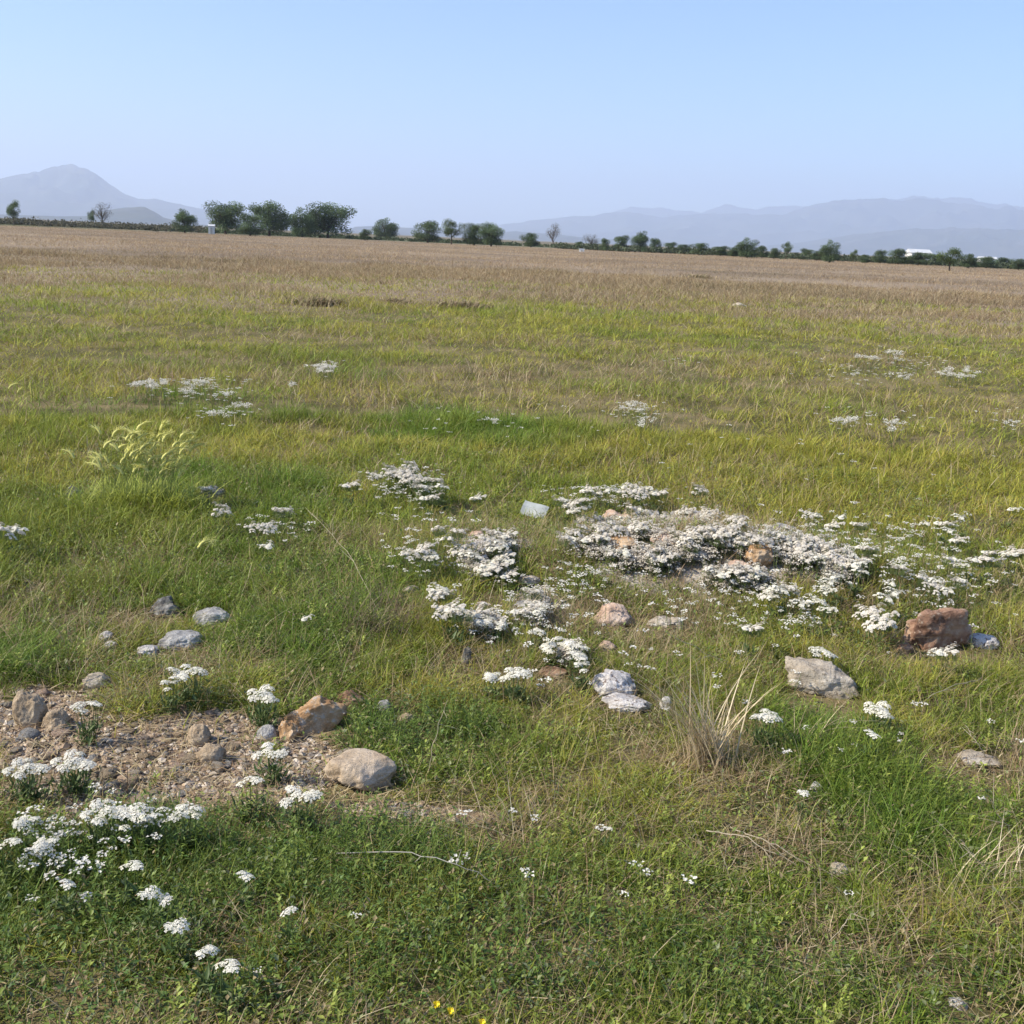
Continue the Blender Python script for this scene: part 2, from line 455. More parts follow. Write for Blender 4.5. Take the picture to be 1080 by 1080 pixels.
def tree_proto(kind, seed):
    """unit tree: about 1 m tall, about 1 m wide; meshes (trunk, crown)"""
    rs = np.random.RandomState(seed)
    low = {'round': .03, 'bush': .0, 'spread': .08, 'tall': .2, 'bare': .25}[kind]
    A = Acc()
    tr = []
    nl = {'round': 5, 'bush': 4, 'spread': 7, 'tall': 4, 'bare': 12}[kind]
    pts = [[0, 0, -.02], [.01, 0, .15], [-.01, .01, .35], [0, 0, .62]]
    v, t = tube(pts, [.035, .027, .02, .008], 6); A.add(v, t, (0, 0, 0))
    blobs = []
    for k in range(nl):
        th = k * 2.4 + rs.rand(); z0 = .14 + .3 * rs.rand(); r1 = .2 + .22 * rs.rand(); z1 = z0 + .15 + .35 * rs.rand()
        v, t = tube([[0, 0, z0], [r1 * .5 * math.cos(th), r1 * .5 * math.sin(th), (z0 + z1) * .5], [r1 * math.cos(th), r1 * math.sin(th), z1]], [.014, .01, .004], 4)
        A.add(v, t, (0, 0, 0))
        for q in range(5 if kind == 'bare' else 2):
            th2 = th + rs.randn() * .7; e = np.array([r1 * math.cos(th), r1 * math.sin(th), z1]) * (.6 + .4 * rs.rand())
            e2 = e + np.array([math.cos(th2) * .13, math.sin(th2) * .13, .1 + .14 * rs.rand()])
            v, t = tube([e, e2], [.006, .002], 3); A.add(v, t, (0, 0, 0))
            tr.append(e2)
        blobs.append((r1 * math.cos(th) * .95, r1 * math.sin(th) * .95, min(z1, .82), .15 + .10 * rs.rand()))
    for k in range({'round': 14, 'bush': 14, 'spread': 16, 'tall': 8, 'bare': 2}[kind]):
        th = rs.rand() * 6.28; rr_ = .32 * math.sqrt(rs.rand()); z = low + .12 + (.85 - low - .12) * rs.rand()
        rr_ *= math.sin(math.pi * min(.8, max(.3, (z - low + .12) / (1.05 - low)))) * 1.15
        blobs.append((rr_ * math.cos(th), rr_ * math.sin(th), z, .12 + .09 * rs.rand()))
    if kind in ('round', 'bush', 'spread'):
        for k in range(6):
            th = k * 1.05 + rs.rand(); q_ = rs.uniform(.2, .36); blobs.append((q_ * math.cos(th), q_ * math.sin(th), rs.uniform(.14, .3), rs.uniform(.13, .18)))
    blobs.append((rs.randn() * .06, rs.randn() * .06, rs.uniform(.74, .86), rs.uniform(.11, .16))); blobs.append((rs.randn() * .05, 0, low + .25, .22))
    cr = Acc()
    base = {'round': (.105, .15, .07), 'bush': (.10, .14, .065), 'spread': (.115, .165, .075), 'tall': (.10, .14, .05), 'bare': (.13, .12, .09)}[kind]
    for (bx, by, bz, br) in blobs:
        n = int({'bare': 45}.get(kind, 330) * (br / .17) ** 2)
        d = rs.randn(n, 3); d /= np.linalg.norm(d, axis=1)[:, None]
        q = np.array([bx, by, bz]) + d * br * (.40 + .75 * rs.rand(n, 1) ** .8) * [1, 1, .8]
        q = q[q[:, 2] > low * .8]; n = len(q)
        tint = rs.uniform(.65, 1.4)
        c = np.array(base) * tint * rs.uniform(.7, 1.45, (n, 1)) * [1, 1, 1]
        v, t, cc = leaves(q, rs.uniform(.022, .05, n), rs.uniform(.016, .035, n), rs.rand(n) * 6.28, rs.uniform(-1.2, 1.2, n), c)
        cr.add(v, t, cc)
    for mv in (A, cr):
        pass
    return A.mesh(kind + '_trunk', BARK), cr.mesh(kind + '_crown', M_TREE, False)


protos = {k: [tree_proto(k, s) for s in ss] for k, ss in {'round': (1, 2, 3), 'bush': (4, 5, 6), 'spread': (7, 8), 'tall': (9,), 'bare': (10, 11)}.items()}
TREES = [
    (15, 238, 13, 20, 'tall', 'slim pale tree at the far left edge of the meadow'),
    (97, 239, 7, 13, 'tall', 'tiny slender tree left of a sparse leafless tree'),
    (108, 240, 17, 21, 'bare', 'sparse greyish tree standing in front of the flat hill'),
    (195, 246, 21, 21, 'round', 'compact round tree left of the big left tree group'),
    (238, 247, 36, 29, 'spread', 'broad spreading tree just right of a small white hut'),
    (264, 249, 26, 20, 'bush', 'low bushy tree filling the gap in the left tree group'),
    (284, 249, 36, 31, 'spread', 'tall tree with a knobbly top in the left tree group'),
    (319, 250, 28, 27, 'round', 'rounded left half of the widest tree pair'),
    (346, 251, 46, 32, 'spread', 'widest and tallest tree, right half of the tree pair'),
    (385, 254, 11, 10, 'bush', 'small round bush right of the widest tree'),
    (406, 252, 26, 19, 'round', 'lone round headed tree between two blue hill gaps'),
    (451, 256, 28, 20, 'bush', 'dark rounded shrub like tree, first of the middle cluster'),
    (476, 258, 22, 22, 'tall', 'paler grey green tree between two darker rounded trees'),
    (500, 259, 26, 20, 'bush', 'dark dense tree in the middle cluster'),
    (518, 260, 26, 21, 'round', 'dark tree ending the middle cluster on the right'),
    (560, 261, 17, 13, 'bush', 'small dark bush beside a pale leafless tree'),
    (583, 260, 15, 21, 'bare', 'pale leafless tree against the blue mountains'),
    (611, 263, 9, 6, 'bush', 'tiny low bush beside a pale thin tree'),
    (623, 263, 15, 13, 'bare', 'thin pale tree at the start of the right treeline'),
    (637, 265, 10, 11, 'bush', 'small dark upright bush in the right treeline'),
    (655, 265, 17, 14, 'bush', 'dark rounded bush left of the tallest central treeline tree'),
    (675, 266, 17, 19, 'round', 'dark pointed tree, tallest in the central treeline'),
    (690, 266, 13, 12, 'bush', 'bush leaning on the tallest central treeline tree'),
    (707, 267, 13, 9, 'bush', None), (722, 268, 14, 8, 'bush', None), (738, 269, 20, 10, 'bush', None), (760, 270, 17, 8, 'bush', None), (774, 271, 12, 8, 'bush', None),
    (788, 272, 22, 18, 'round', 'rounded tree rising above the low right treeline'),
    (803, 272, 13, 10, 'bush', None), (816, 273, 10, 9, 'bush', None),
    (829, 273, 10, 14, 'tall', 'lollipop shaped small tree in the right treeline'),
    (850, 274, 14, 9, 'bush', None), (861, 275, 11, 8, 'bush', None),
    (875, 277, 19, 20, 'round', 'tallest tree of the right treeline standing slightly nearer'),
    (900, 277, 8, 10, 'tall', None), (912, 278, 10, 7, 'bush', None),
    (928, 278, 14, 11, 'bush', None), (947, 279, 20, 13, 'bush', 'wide dark bush just left of the white roofed house'),
    (968, 280, 20, 11, 'bush', 'dark bush growing in front of the white roofed house'),
    (986, 280, 14, 9, 'bush', None),
    (1001, 286, 25, 19, 'tall', 'bright green round bush standing nearer than the right treeline'),
    (1021, 283, 15, 12, 'bush', 'dark bush right of the bright green round bush'),
    (1040, 283, 18, 9, 'bush', None), (1058, 283, 18, 8, 'bush', None), (1074, 285, 14, 9, 'bush', None)]
for k, (px, by, wd, ht, kind, lab) in enumerate(TREES):
    p = P(px, by)
    s = slant(p)
    e = bpy.data.objects.new('bush' if kind == 'bush' else 'tree', None); col.objects.link(e)
    e.location = p; e.rotation_euler = (0, 0, random.random() * 6.28)
    tm, cm = protos[kind][k % len(protos[kind])]
    wm, hm_ = wd * s / F, (ht + 2) * s / F
    e.scale = (wm * 1.18, wm * 1.18, hm_ * 1.06)
    link('trunk', tm, e); link('crown', cm, e)
    if kind == 'bush':
        cat = 'bush'
    else:
        cat = 'tree'
    if lab is None:
        lab = ('low dark bush in the hazy treeline between the central trees and the white house' if px < 930 else
               'low dark bush in the far right treeline beside the white roofed house') if kind == 'bush' else 'thin small tree in the right treeline'
    tag(e, lab, cat, G_TREE)

# far scrub: a hedge-like mass too distant to count
A = Acc()
rs = np.random.RandomState(77)
def scrubline(x0, x1, dist, h, n, cbase, dy=14):
    for _ in range(n):
        px = rs.uniform(x0, x1); d = ray(px, 229 + .0435 * px)
        az_ = math.atan2(d[0], d[1]); D = dist + rs.randn() * dy
        hh = h * rs.uniform(.35, 1.1) * (.55 + .9 * float(vn(px / 14, 0, 8)))
        m = 26
        q = rs.randn(m, 3) * [1.5, 1.5, .35] * hh * .5 + [D * math.sin(az_), D * math.cos(az_), hh * .5]
        q[:, 2] = np.clip(q[:, 2], .05, hh * 1.15)
        c = np.array(cbase) * rs.uniform(.7, 1.4, (m, 1))
        v, t, cc = leaves(q, rs.uniform(.4, .8, m), rs.uniform(.3, .6, m), rs.rand(m) * 6.28, rs.uniform(-1.2, 1.2, m), c)
        A.add(v, t, cc)
scrubline(-250, 215, 320, 1.5, 900, (.10, .095, .06))
scrubline(180, 600, 330, .8, 420, (.08, .10, .05))
scrubline(590, 1300, 290, 1.25, 1300, (.075, .092, .048))
setkind(link('scrub', A.mesh('scrub', M_TREE, False)), 'stuff', 'low dark scrub running along the far meadow edge')

# ------------------------------------------------------------------ far buildings
WHITEWALL = noise_mat('white_render', [(.3, (.62, .61, .58)), (.7, (.78, .77, .74))], scale=1.5, bump=.2, bscale=20)
WHITEROOF = noise_mat('white_sheet_roof', [(.3, (.46, .47, .48)), (.7, (.56, .57, .58))], scale=1, bump=.1, bscale=8, rough=.5)
DARKPANE = noise_mat('dark_window', [(.3, (.03, .035, .04)), (.7, (.05, .055, .06))], scale=2, bump=0, rough=.2, spec=.5)


WOOD = noise_mat('grey_painted_wood', [(.3, (.40, .39, .36)), (.7, (.5, .49, .46))], scale=4, bump=.1, bscale=20)


def boxm(name, x0, x1, y0, y1, z0, z1, m, parent):
    v = [(x, y, z) for z in (z0, z1) for y in (y0, y1) for x in (x0, x1)]
    f = [[0, 2, 3, 1], [4, 5, 7, 6], [0, 1, 5, 4], [2, 6, 7, 3], [0, 4, 6, 2], [1, 3, 7, 5]]
    me = bpy.data.meshes.new(name); me.from_pydata(v, [], f); me.materials.append(m)
    return link(name, me, parent)


def house(name, px, by, wm, dm, hw, hr, label, cat, rz, dist, win=3):
    d = ray(px, 229 + .0435 * px); az_ = math.atan2(d[0], d[1])
    e = bpy.data.objects.new(name, None); col.objects.link(e)
    e.location = (dist * math.sin(az_), dist * math.cos(az_), float(hgt(dist * math.sin(az_), dist * math.cos(az_)))); e.rotation_euler = (0, 0, rz)
    wl = boxm('wall', -wm / 2, wm / 2, -dm / 2, dm / 2, -.2, hw, WHITEWALL, e)
    o = .35 if wm > 3 else .08
    v = [(-wm / 2 - o, -dm / 2 - o, hw + .01), (wm / 2 + o, -dm / 2 - o, hw + .01), (wm / 2 + o, dm / 2 + o, hw + .01), (-wm / 2 - o, dm / 2 + o, hw + .01),
         (-wm / 2 - o, 0, hw + hr), (wm / 2 + o, 0, hw + hr)]
    me = bpy.data.meshes.new('roof'); me.from_pydata(v, [], [[0, 3, 2, 1], [0, 1, 5, 4], [2, 3, 4, 5], [0, 4, 3], [1, 2, 5]]); me.materials.append(WHITEROOF)
    link('roof', me, e)
    y = -dm / 2 - .03
    boxm('door', -wm * .06 - .12, wm * .06 + .12, y, -dm / 2 + .001, 0, min(2.0, hw * .8), WOOD if wm < 3 else DARKPANE, e)
    for k in range(win):
        xx = -wm / 2 + wm * (k + .5) / win
        if abs(xx) > 1: boxm('window', xx - .5, xx + .5, y, -dm / 2 + .001, hw * .4, hw * .75, DARKPANE, e)
    tag(e, label, cat)
house('house', 968, 268, 6.6, 5, 3.0, 1.2, 'white roofed house showing above bushes in the right treeline', 'house', .1, 390, 4)
house('shed', 1041, 272, 5.0, 4, 2.1, .7, 'small white roofed shed beyond the far right treeline', 'shed', -.1, 400, 2)
p = P(223, 247)
house('hut', 223, 247, 1.3, 1.2, 1.75, .35, 'tiny white hut at the foot of the left trees', 'hut', .2, math.hypot(p[0], p[1]), 0)
p = P(614, 265.5)
house('beehive', 614, 266, .9, .6, .45, .08, 'small white box at the meadow edge below the pale thin tree', 'box', 0, math.hypot(p[0], p[1]), 0)

# ------------------------------------------------------------------ stones
STONES = []   # (x, y, halfwidth) for clearing the grass


def stone_mesh(seed, sx, sy, sz, flat_=0.0, ang_=0.6, sub=4, top=None, box=False):
    bmv = _ico[sub]
    V = bmv[0].copy(); T = bmv[1]
    if box:
        V = V / np.maximum(np.abs(V).max(axis=1), .72)[:, None] * .8
    rs = np.random.RandomState(seed)
    # chop with random planes for facets
    for k in range(int(5 + 9 * ang_)):
        nrm = rs.randn(3); nrm /= np.linalg.norm(nrm)
        dd = rs.uniform(.62, .92) if ang_ > .3 else rs.uniform(.85, .97)
        s = V @ nrm
        V = V - np.outer(np.maximum(0, s - dd), nrm) * (.75 + .25 * ang_)
    off = Vector((seed * 3.1, seed * 1.7, 0))
    for q in range(len(V)):
        pv_ = Vector(V[q])
        n = mnoise.fractal(pv_ * 1.3 + off, 1.0, 2.0, 5) * (.12 + .12 * ang_) + mnoise.noise(pv_ * 6 + off) * .035 * (1 + ang_) + mnoise.noise(pv_ * 15 + off) * .016 * (1 + ang_)
        V[q] *= 1 + n
    if top is not None:
        V[:, 2] = np.where(V[:, 2] > top, top + (V[:, 2] - top) * .2, V[:, 2])
    V = V / np.abs(V).max(axis=0)
    return V * [sx, sy, sz], T


_ico = {}
import bmesh
for sdv in (2, 3, 4, 5):
    bm = bmesh.new(); bmesh.ops.create_icosphere(bm, subdivisions=sdv, radius=1)
    _ico[sdv] = (np.array([v.co[:] for v in bm.verts]), np.array([[v.index for v in f.verts] for f in bm.faces])); bm.free()


def stone(px, py, wpx, hpx, mat, label, seed, ang_=.6, depth=.8, rz=None, top=None, name='stone', group=None, tilt=0, ry=0, box=False, cat='stone', sink=.30):
    base = P(px, py + hpx * .42)
    s = slant(base)
    wpx *= .92; hpx *= .93; sx = wpx * s / F / 2
    el = math.asin((EYE - base[2]) / s)
    hh = hpx * s / F
    sy = sx * depth
    # visible height = 2*sz*cos(el)*(1-sink) + 2*sy*sin(el)*.6
    sz = max(.28 * sx, (hh - 1.0 * sy * math.sin(el)) / (2 * math.cos(el)) / (1 - sink) * 1.05)
    V, T = stone_mesh(seed, sx, sy, sz, 0, ang_, 5 if wpx > 20 else 4, top, box)
    me = tri_mesh(name, V, T, None, mat, None, True)
    d = np.array([base[0], base[1]]); d /= np.linalg.norm(d)
    loc = base + np.array([d[0] * sy * .7, d[1] * sy * .7, 0])
    loc[2] = float(hgt(loc[0], loc[1])) + sz * (1 - 2 * sink)
    o = link(name, me, None, loc)
    o.rotation_euler = (tilt, ry, -math.atan2(d[0], d[1]) if rz is None else rz)
    tag(o, label, cat, group)
    STONES.append((loc[0], loc[1], max(sx, sy), sx))
    return o


stone(34, 750, 36, 44, S_TAN, 'upright tan stone at the left end of the gravel patch', 1, .5)
stone(60, 762, 30, 24, S_TAN, 'darker stone leaning against the upright tan stone', 2, .5)
stone(102, 719, 30, 17, S_BEIGE, 'pale flat pebble like stone above the gravel patch', 3, .2)
stone(174, 641, 38, 24, S_DARK, 'dark grey pointed stone, topmost of the left grassy stones', 4, 1)
stone(225, 651, 44, 19, S_GREY, 'low light grey stone right of the dark pointed stone', 5, .4)
stone(191, 676, 50, 22, S_GREY, 'smooth oval light grey stone lying in the left grass', 6, .2)
stone(157, 687, 27, 13, S_WHITE, 'small whitish stone beside the smooth oval grey stone', 7, .4)
stone(113, 672, 17, 12, S_WHITE, 'tiny white stone left of the whitish stones', 8, .5)
stone(117, 681, 18, 9, S_WHITE, 'tiny flat white stone just below another tiny one', 9, .5)
stone(210, 777, 26, 24, S_TAN, 'rounded tan cobble on the gravel patch, upper of a pair', 10, .2)
stone(223, 797, 32, 22, S_TAN, 'rounded brown cobble on the gravel patch, lower of a pair', 11, .2)
stone(330, 757, 80, 36, S_ORANGE, 'long ochre stone sloping up beside the gravel patch', 52, .9, depth=.45, rz=.35, ry=-.32)
stone(306, 772, 30, 26, S_ORANGE, 'broken ochre lump at the foot of the long ochre stone', 13, .9)
stone(282, 774, 23, 17, S_GREY, 'small round grey stone left of the ochre stones', 14, .2)
stone(370, 737, 30, 18, S_RED, 'small rusty brown stone at the tip of the ochre stone', 15, .5)
stone(381, 815, 82, 50, S_BOUL, 'big flat topped tan boulder, largest stone in the foreground', 66, .4, depth=.7, top=.55, sink=.2)
stone(405, 746, 17, 15, S_GREY, 'small pale egg shaped stone above the big tan boulder', 17, .1)
stone(430, 757, 24, 16, S_TAN, 'little tan stone right of the pale egg shaped stone', 18, .6)
stone(648, 722, 56, 34, S_WHITE, 'jagged white and grey stone left of the straw tuft', 19, 1)
stone(660, 742, 60, 22, S_WHITE, 'lower white stone with dark holes below the jagged one', 20, 1)
stone(702, 742, 15, 15, S_WHITE, 'small round white stone beside the straw tuft', 21, .1)
stone(865, 718, 84, 38, S_BEIGE, 'flat beige stone with a speckled face right of the straw tuft', 62, .9, depth=.45, sink=.2, box=True)
stone(984, 666, 74, 46, S_RED, 'rusty red angular block, big stone at the right', 73, .9, depth=.62, rz=.3, box=True, sink=.2)
stone(955, 684, 20, 13, S_RED, 'small rusty chip at the left foot of the red block', 24, .8)
stone(1036, 677, 32, 15, S_WHITE, 'smooth white stone in the shadow of the rusty block', 25, .2)
stone(645, 650, 48, 28, S_PINK, 'rounded pinkish stone at the centre of the rubble', 26, .4)
stone(712, 658, 20, 14, S_BEIGE, 'small beige stone right of the rounded pinkish stone', 27, .5)
stone(640, 682, 22, 12, S_PINK, 'small pink stone below the rounded pinkish stone', 28, .5)
stone(797, 590, 38, 28, S_ORANGE, 'orange stone poking out of the white flowers', 29, .8, sink=.12)
stone(652, 578, 52, 20, S_ORANGE, 'flat orange stone at the left end of the flower mound', 30, .7, sink=.12)
stone(880, 600, 42, 26, S_WHITE, 'pale lichen covered stone ending the flower mound on the right', 31, .9, sink=.12)
stone(885, 918, 24, 13, S_BEIGE, 'rounded pale stone alone in the right foreground', 32, .2)
stone(860, 831, 15, 12, S_WHITE, 'small white stone in the grass below the beige stone', 33, .4)
stone(1030, 803, 46, 16, S_BEIGE, 'flat beige stone half buried near the right edge', 34, .5)
stone(520, 668, 44, 16, S_PINK, 'flat pinkish stone left of the tall flower column', 35, .7)
stone(518, 578, 44, 22, S_WHITE, 'pale stone under flowers at the left rubble heap', 36, .9)
stone(507, 640, 26, 14, S_PINK, 'small pinkish stone above the flat pinkish one', 37, .7)
stone(492, 692, 12, 20, S_DARK, 'little dark upright stone in the central grass', 38, .6)
stone(78, 519, 20, 12, S_DARK, 'small dark stone by the barley clump', 39, .8)
stone(225, 520, 28, 15, S_DARK, 'dark low stone right of the barley clump', 40, .8)
stone(433, 622, 22, 10, S_BEIGE, 'small beige stone left of the white flower spray', 41, .5)
stone(748, 560, 40, 20, S_GREY, 'grey stone buried in the middle of the flower mound', 42, .9, sink=.12)
stone(700, 572, 34, 18, S_PINK, 'pink grey stone in the left of the flower mound', 43, .9, sink=.12)
stone(842, 582, 36, 20, S_GREY, 'grey stone in the right of the flower mound', 44, .9, sink=.12)
stone(735, 590, 36, 16, S_DARK, 'dark stone in the lower edge of the flower mound', 45, .9, sink=.12)
stone(585, 712, 40, 9, S_RED, 'thin flat reddish stone left of the jagged white stone', 46, .5)
stone(1010, 1060, 20, 10, S_WHITE, 'small white stone near the bottom right corner', 47, .7)
stone(780, 322, 18, 5, S_BEIGE, 'pale flat stone far off in the tan meadow', 48, .5)

rr2 = np.random.RandomState(61)
for k in range(44):
    q = (MOUND + [(566, 640, 16, 22), (520, 580, 20, 14), (600, 690, 22, 10), (690, 655, 34, 8), (515, 655, 18, 8)])[int(rr2.randint(16))]
    mt = [S_WHITE, S_WHITE, S_GREY, S_PINK, S_BEIGE][int(rr2.randint(5))]
    inm = q[1] < 612 and q[0] > 540
    stone(q[0] + rr2.randn() * q[2] * .6, q[1] + 2 + rr2.randn() * q[3] * .7, rr2.uniform(15, 34), rr2.uniform(10, 18), mt,
          'pale rubble stone half hidden in the flower mound' if inm else 'pale rubble stone among the flowers left of the mound', 500 + k, .9, group='pale rubble stones', sink=.02)

# countable pebbles in the bare patch
PEBM = []
for k in range(7):
    V, T = stone_mesh(200 + k, 1, .8, .6, 0, .25 + .1 * (k % 3), 3)
    PEBM.append(tri_mesh('pebble', V, T, None, S_TAN))
pebk = [(S_TAN, 'small tan pebble lying among the gravel'), (S_BEIGE, 'small cream pebble lying among the gravel'), (S_GREY, 'small grey pebble lying among the gravel'),
        (S_PINK, 'small pinkish pebble lying among the gravel'), (S_DARK, 'small dark pebble lying among the gravel')]
pmesh = {}
for mi, (mt, lb) in enumerate(pebk):
    for k, me in enumerate(PEBM):
        m2 = me.copy(); m2.materials.clear(); m2.materials.append(mt); pmesh[(mi, k)] = m2
rp = np.random.RandomState(5); cnt = 0
while cnt < 270:
    px = rp.uniform(0, 470); py = rp.uniform(712, 862)
    p = P(px, py)
    if float(inell(np.array([p[0]]), np.array([p[1]]), BARE, .75, .16, 9)[0]) < .6: continue
    if any(math.hypot(p[0] - s[0], p[1] - s[1]) < s[2] * 1.0 for s in STONES[:18]): continue
    mi = int(rp.choice([0, 1, 2, 3, 4], p=[.38, .27, .14, .16, .05])); r_ = rp.uniform(.008, .022) * (1.7 if rp.rand() < .15 else 1)
    o = link('pebble', pmesh[(mi, int(rp.randint(7)))], None, (p[0], p[1], p[2] + r_ * .25))
    o.scale = (r_, r_ * rp.uniform(.7, 1.1), r_ * rp.uniform(.6, 1)); o.rotation_euler = (rp.uniform(-.3, .3), rp.uniform(-.3, .3), rp.rand() * 6.28)
    tag(o, pebk[mi][1], 'pebble', 'pebbles in the bare gravel patch'); cnt += 1

# fine gravel nobody could count
A = Acc(); n = 21000
px = rp.uniform(-250, 480, n); py = rp.uniform(700, 880, n)
gx_ = []; 
dd = fw[None] * F + rt[None] * (px - 540)[:, None] - up[None] * (py - 540)[:, None]
t_ = EYE / -dd[:, 2]; X = dd[:, 0] * t_; Y = dd[:, 1] * t_
k = inell(X, Y, BARE, .75, .16, 9) > rp.uniform(.2, 1, n); X = X[k]; Y = Y[k]; n = len(X)
iv, it = _ico[2]
iv0, it0 = (np.array([[1, 0, 0], [-1, 0, 0], [0, 1, 0], [0, -1, 0], [0, 0, 1], [0, 0, -1], [.6, .6, .45], [-.6, .6, .4], [.6, -.6, .4], [-.6, -.6, .45]], float), None)
bm = bmesh.new()
for v in iv0: bm.verts.new(v)
bmesh.ops.convex_hull(bm, input=bm.verts); bmesh.ops.triangulate(bm, faces=bm.faces); bm.verts.index_update()
iv0 = np.array([v.co[:] for v in bm.verts]); it0 = np.array([[v.index for v in f.verts] for f in bm.faces]); bm.free()
sz_ = rp.gamma(2, .0022, n) + .002
th = rp.rand(n) * 6.28
G = iv0[None] * sz_[:, None, None] * np.stack([np.ones(n), rp.uniform(.6, 1, n), rp.uniform(.45, .8, n)], 1)[:, None]
G = G + rp.randn(*G.shape) * (sz_ * .13)[:, None, None]
gxx = G[..., 0] * np.cos(th)[:, None] - G[..., 1] * np.sin(th)[:, None] + X[:, None]
gyy = G[..., 0] * np.sin(th)[:, None] + G[..., 1] * np.cos(th)[:, None] + Y[:, None]
gzz = G[..., 2] + (hgt(X, Y) + sz_ * .2)[:, None]
pal = np.array([[.36, .27, .18], [.44, .36, .27], [.28, .24, .20], [.33, .24, .165], [.20, .15, .10], [.50, .43, .35]])
c = pal[rp.randint(0, 6, n)] * rp.uniform(.75, 1.15, (n, 1))
A.add(np.stack([gxx, gyy, gzz], -1).reshape(-1, 3), (it0[None] + (np.arange(n) * len(iv0))[:, None, None]).reshape(-1, 3), np.repeat(c, len(iv0), axis=0))
setkind(link('gravel', A.mesh('gravel', M_PEB, False)), 'stuff', 'fine tan gravel covering the bare patch')

# ------------------------------------------------------------------ white flowering plants
WHITE = np.array([.80, .77, .68])


def head_mesh(name, Rad, nfl, seed, dome=.35, fl=.0035, tint=(1, 1, 1), sub=None):
    """flat topped cluster of tiny four petalled florets on green pedicels; the origin is where the stem ends"""
    rs = np.random.RandomState(seed); A = Acc()
    if sub is None:
        rad = Rad * np.sqrt((np.arange(nfl) + .5) / nfl) * rs.uniform(.9, 1.08, nfl); th = np.arange(nfl) * 2.39996 + rs.randn(nfl) * .12
        c = np.stack([rad * np.cos(th), rad * np.sin(th), Rad * (.75 + dome * (1 - (rad / Rad) ** 2)) + rs.randn(nfl) * Rad * .05], 1)
    else:
        cc = []
        for s_ in range(sub):
            q = Rad * math.sqrt((s_ + .5) / sub) * .85; a_ = s_ * 2.39996 + rs.randn() * .2; sr = Rad * .62 / math.sqrt(sub) * rs.uniform(.8, 1.5)
            k = nfl // sub; rd = sr * np.sqrt(rs.rand(k)) ; t2 = rs.rand(k) * 6.28
            cz = Rad * rs.uniform(.25, .6)
            cc.append(np.stack([q * math.cos(a_) + rd * np.cos(t2), q * math.sin(a_) + rd * np.sin(t2), cz + sr * .7 * (1 - (rd / sr) ** 2) + rs.randn(k) * .002], 1))
        c = np.vstack(cc)
    n = len(c)
    az = rs.rand(n) * 6.28
    nz = c * [1.1, 1.1, 0]; nz = nz / Rad * .55; nz[:, 2] = 1; nz += rs.randn(n, 3) * .12; nz /= np.linalg.norm(nz, axis=1)[:, None]
    u_ = np.cross(nz, np.stack([np.cos(az), np.sin(az), np.zeros(n)], 1)); u_ /= np.linalg.norm(u_, axis=1)[:, None]; v_ = np.cross(nz, u_)
    col_ = WHITE * np.array(tint) * rs.uniform(.86, 1.04, (n, 1))
    for q in range(4):
        a_ = q * math.pi / 2
        d = u_ * math.cos(a_) + v_ * math.sin(a_); e = -u_ * math.sin(a_) + v_ * math.cos(a_)
        Vq = np.stack([c, c + d * fl * .75 + e * fl * .52 + nz * fl * .25, c + d * fl * 1.25 + nz * fl * .1, c + d * fl * .75 - e * fl * .52 + nz * fl * .25], 1).reshape(-1, 3)
        T = (np.array([[0, 1, 2], [0, 2, 3]])[None] + (np.arange(n) * 4)[:, None, None]).reshape(-1, 3)
        A.add(Vq, T, np.repeat(col_, 4, axis=0))
    # pedicels
    st = np.stack([np.zeros(n), np.zeros(n), np.zeros(n)], 1) if sub is None else c * [.75, .75, 0]
    s2 = np.stack([-np.sin(az), np.cos(az), np.zeros(n)], 1) * .0006
    Vq = np.stack([st - s2, st + s2, c], 1).reshape(-1, 3)
    A.add(Vq, np.arange(3 * n).reshape(-1, 3), (.11, .15, .05), 1)
    return A.mesh(name, [M_FLOWER, M_LEAF], False)


HS = [head_mesh('flower_head', R_, n_, 300 + k, fl=.0036, tint=t_) for k, (R_, n_, t_) in enumerate(
    [(.020, 30, (1, 1, 1)), (.016, 22, (1, 1, .97)), (.024, 38, (.98, .98, .95)), (.013, 15, (1, .99, .93))])]
HM = [head_mesh('flower_head', R_, n_, 320 + k, fl=.0052, sub=s_, tint=t_) for k, (R_, n_, s_, t_) in enumerate(
    [(.055, 150, 7, (.96, .94, .92)), (.045, 110, 5, (1, .98, .95)), (.065, 190, 9, (.92, .89, .87)), (.04, 80, 4, (1, 1, .96))])]


def foliage_mesh(ends, seed, Rp):
    rs = np.random.RandomState(seed); A = Acc()
    for e in ends:
        b = np.array([e[0] * .25 + rs.randn() * .004, e[1] * .25 + rs.randn() * .004, -.01]); m_ = (b + e) / 2 + [e[0] * .15, e[1] * .15, .01]
        v, t = tube([b, m_, e], [.0016, .0014, .001], 4); A.add(v, t, (.10, .15, .045))
    n = int(26 + 10 * len(ends))
    q = rs.randn(n, 3) * [Rp * .4, Rp * .4, 0]; q[:, 2] = rs.uniform(0, .055, n)
    cc = mixc([.07, .12, .035], [.14, .18, .06], rs.rand(n))
    v, t, c = leaves(q, rs.uniform(.02, .045, n), rs.uniform(.005, .012, n), rs.rand(n) * 6.28, rs.uniform(.1, 1.1, n), cc)
    A.add(v, t, c)
    return A.mesh('foliage', M_LEAF)


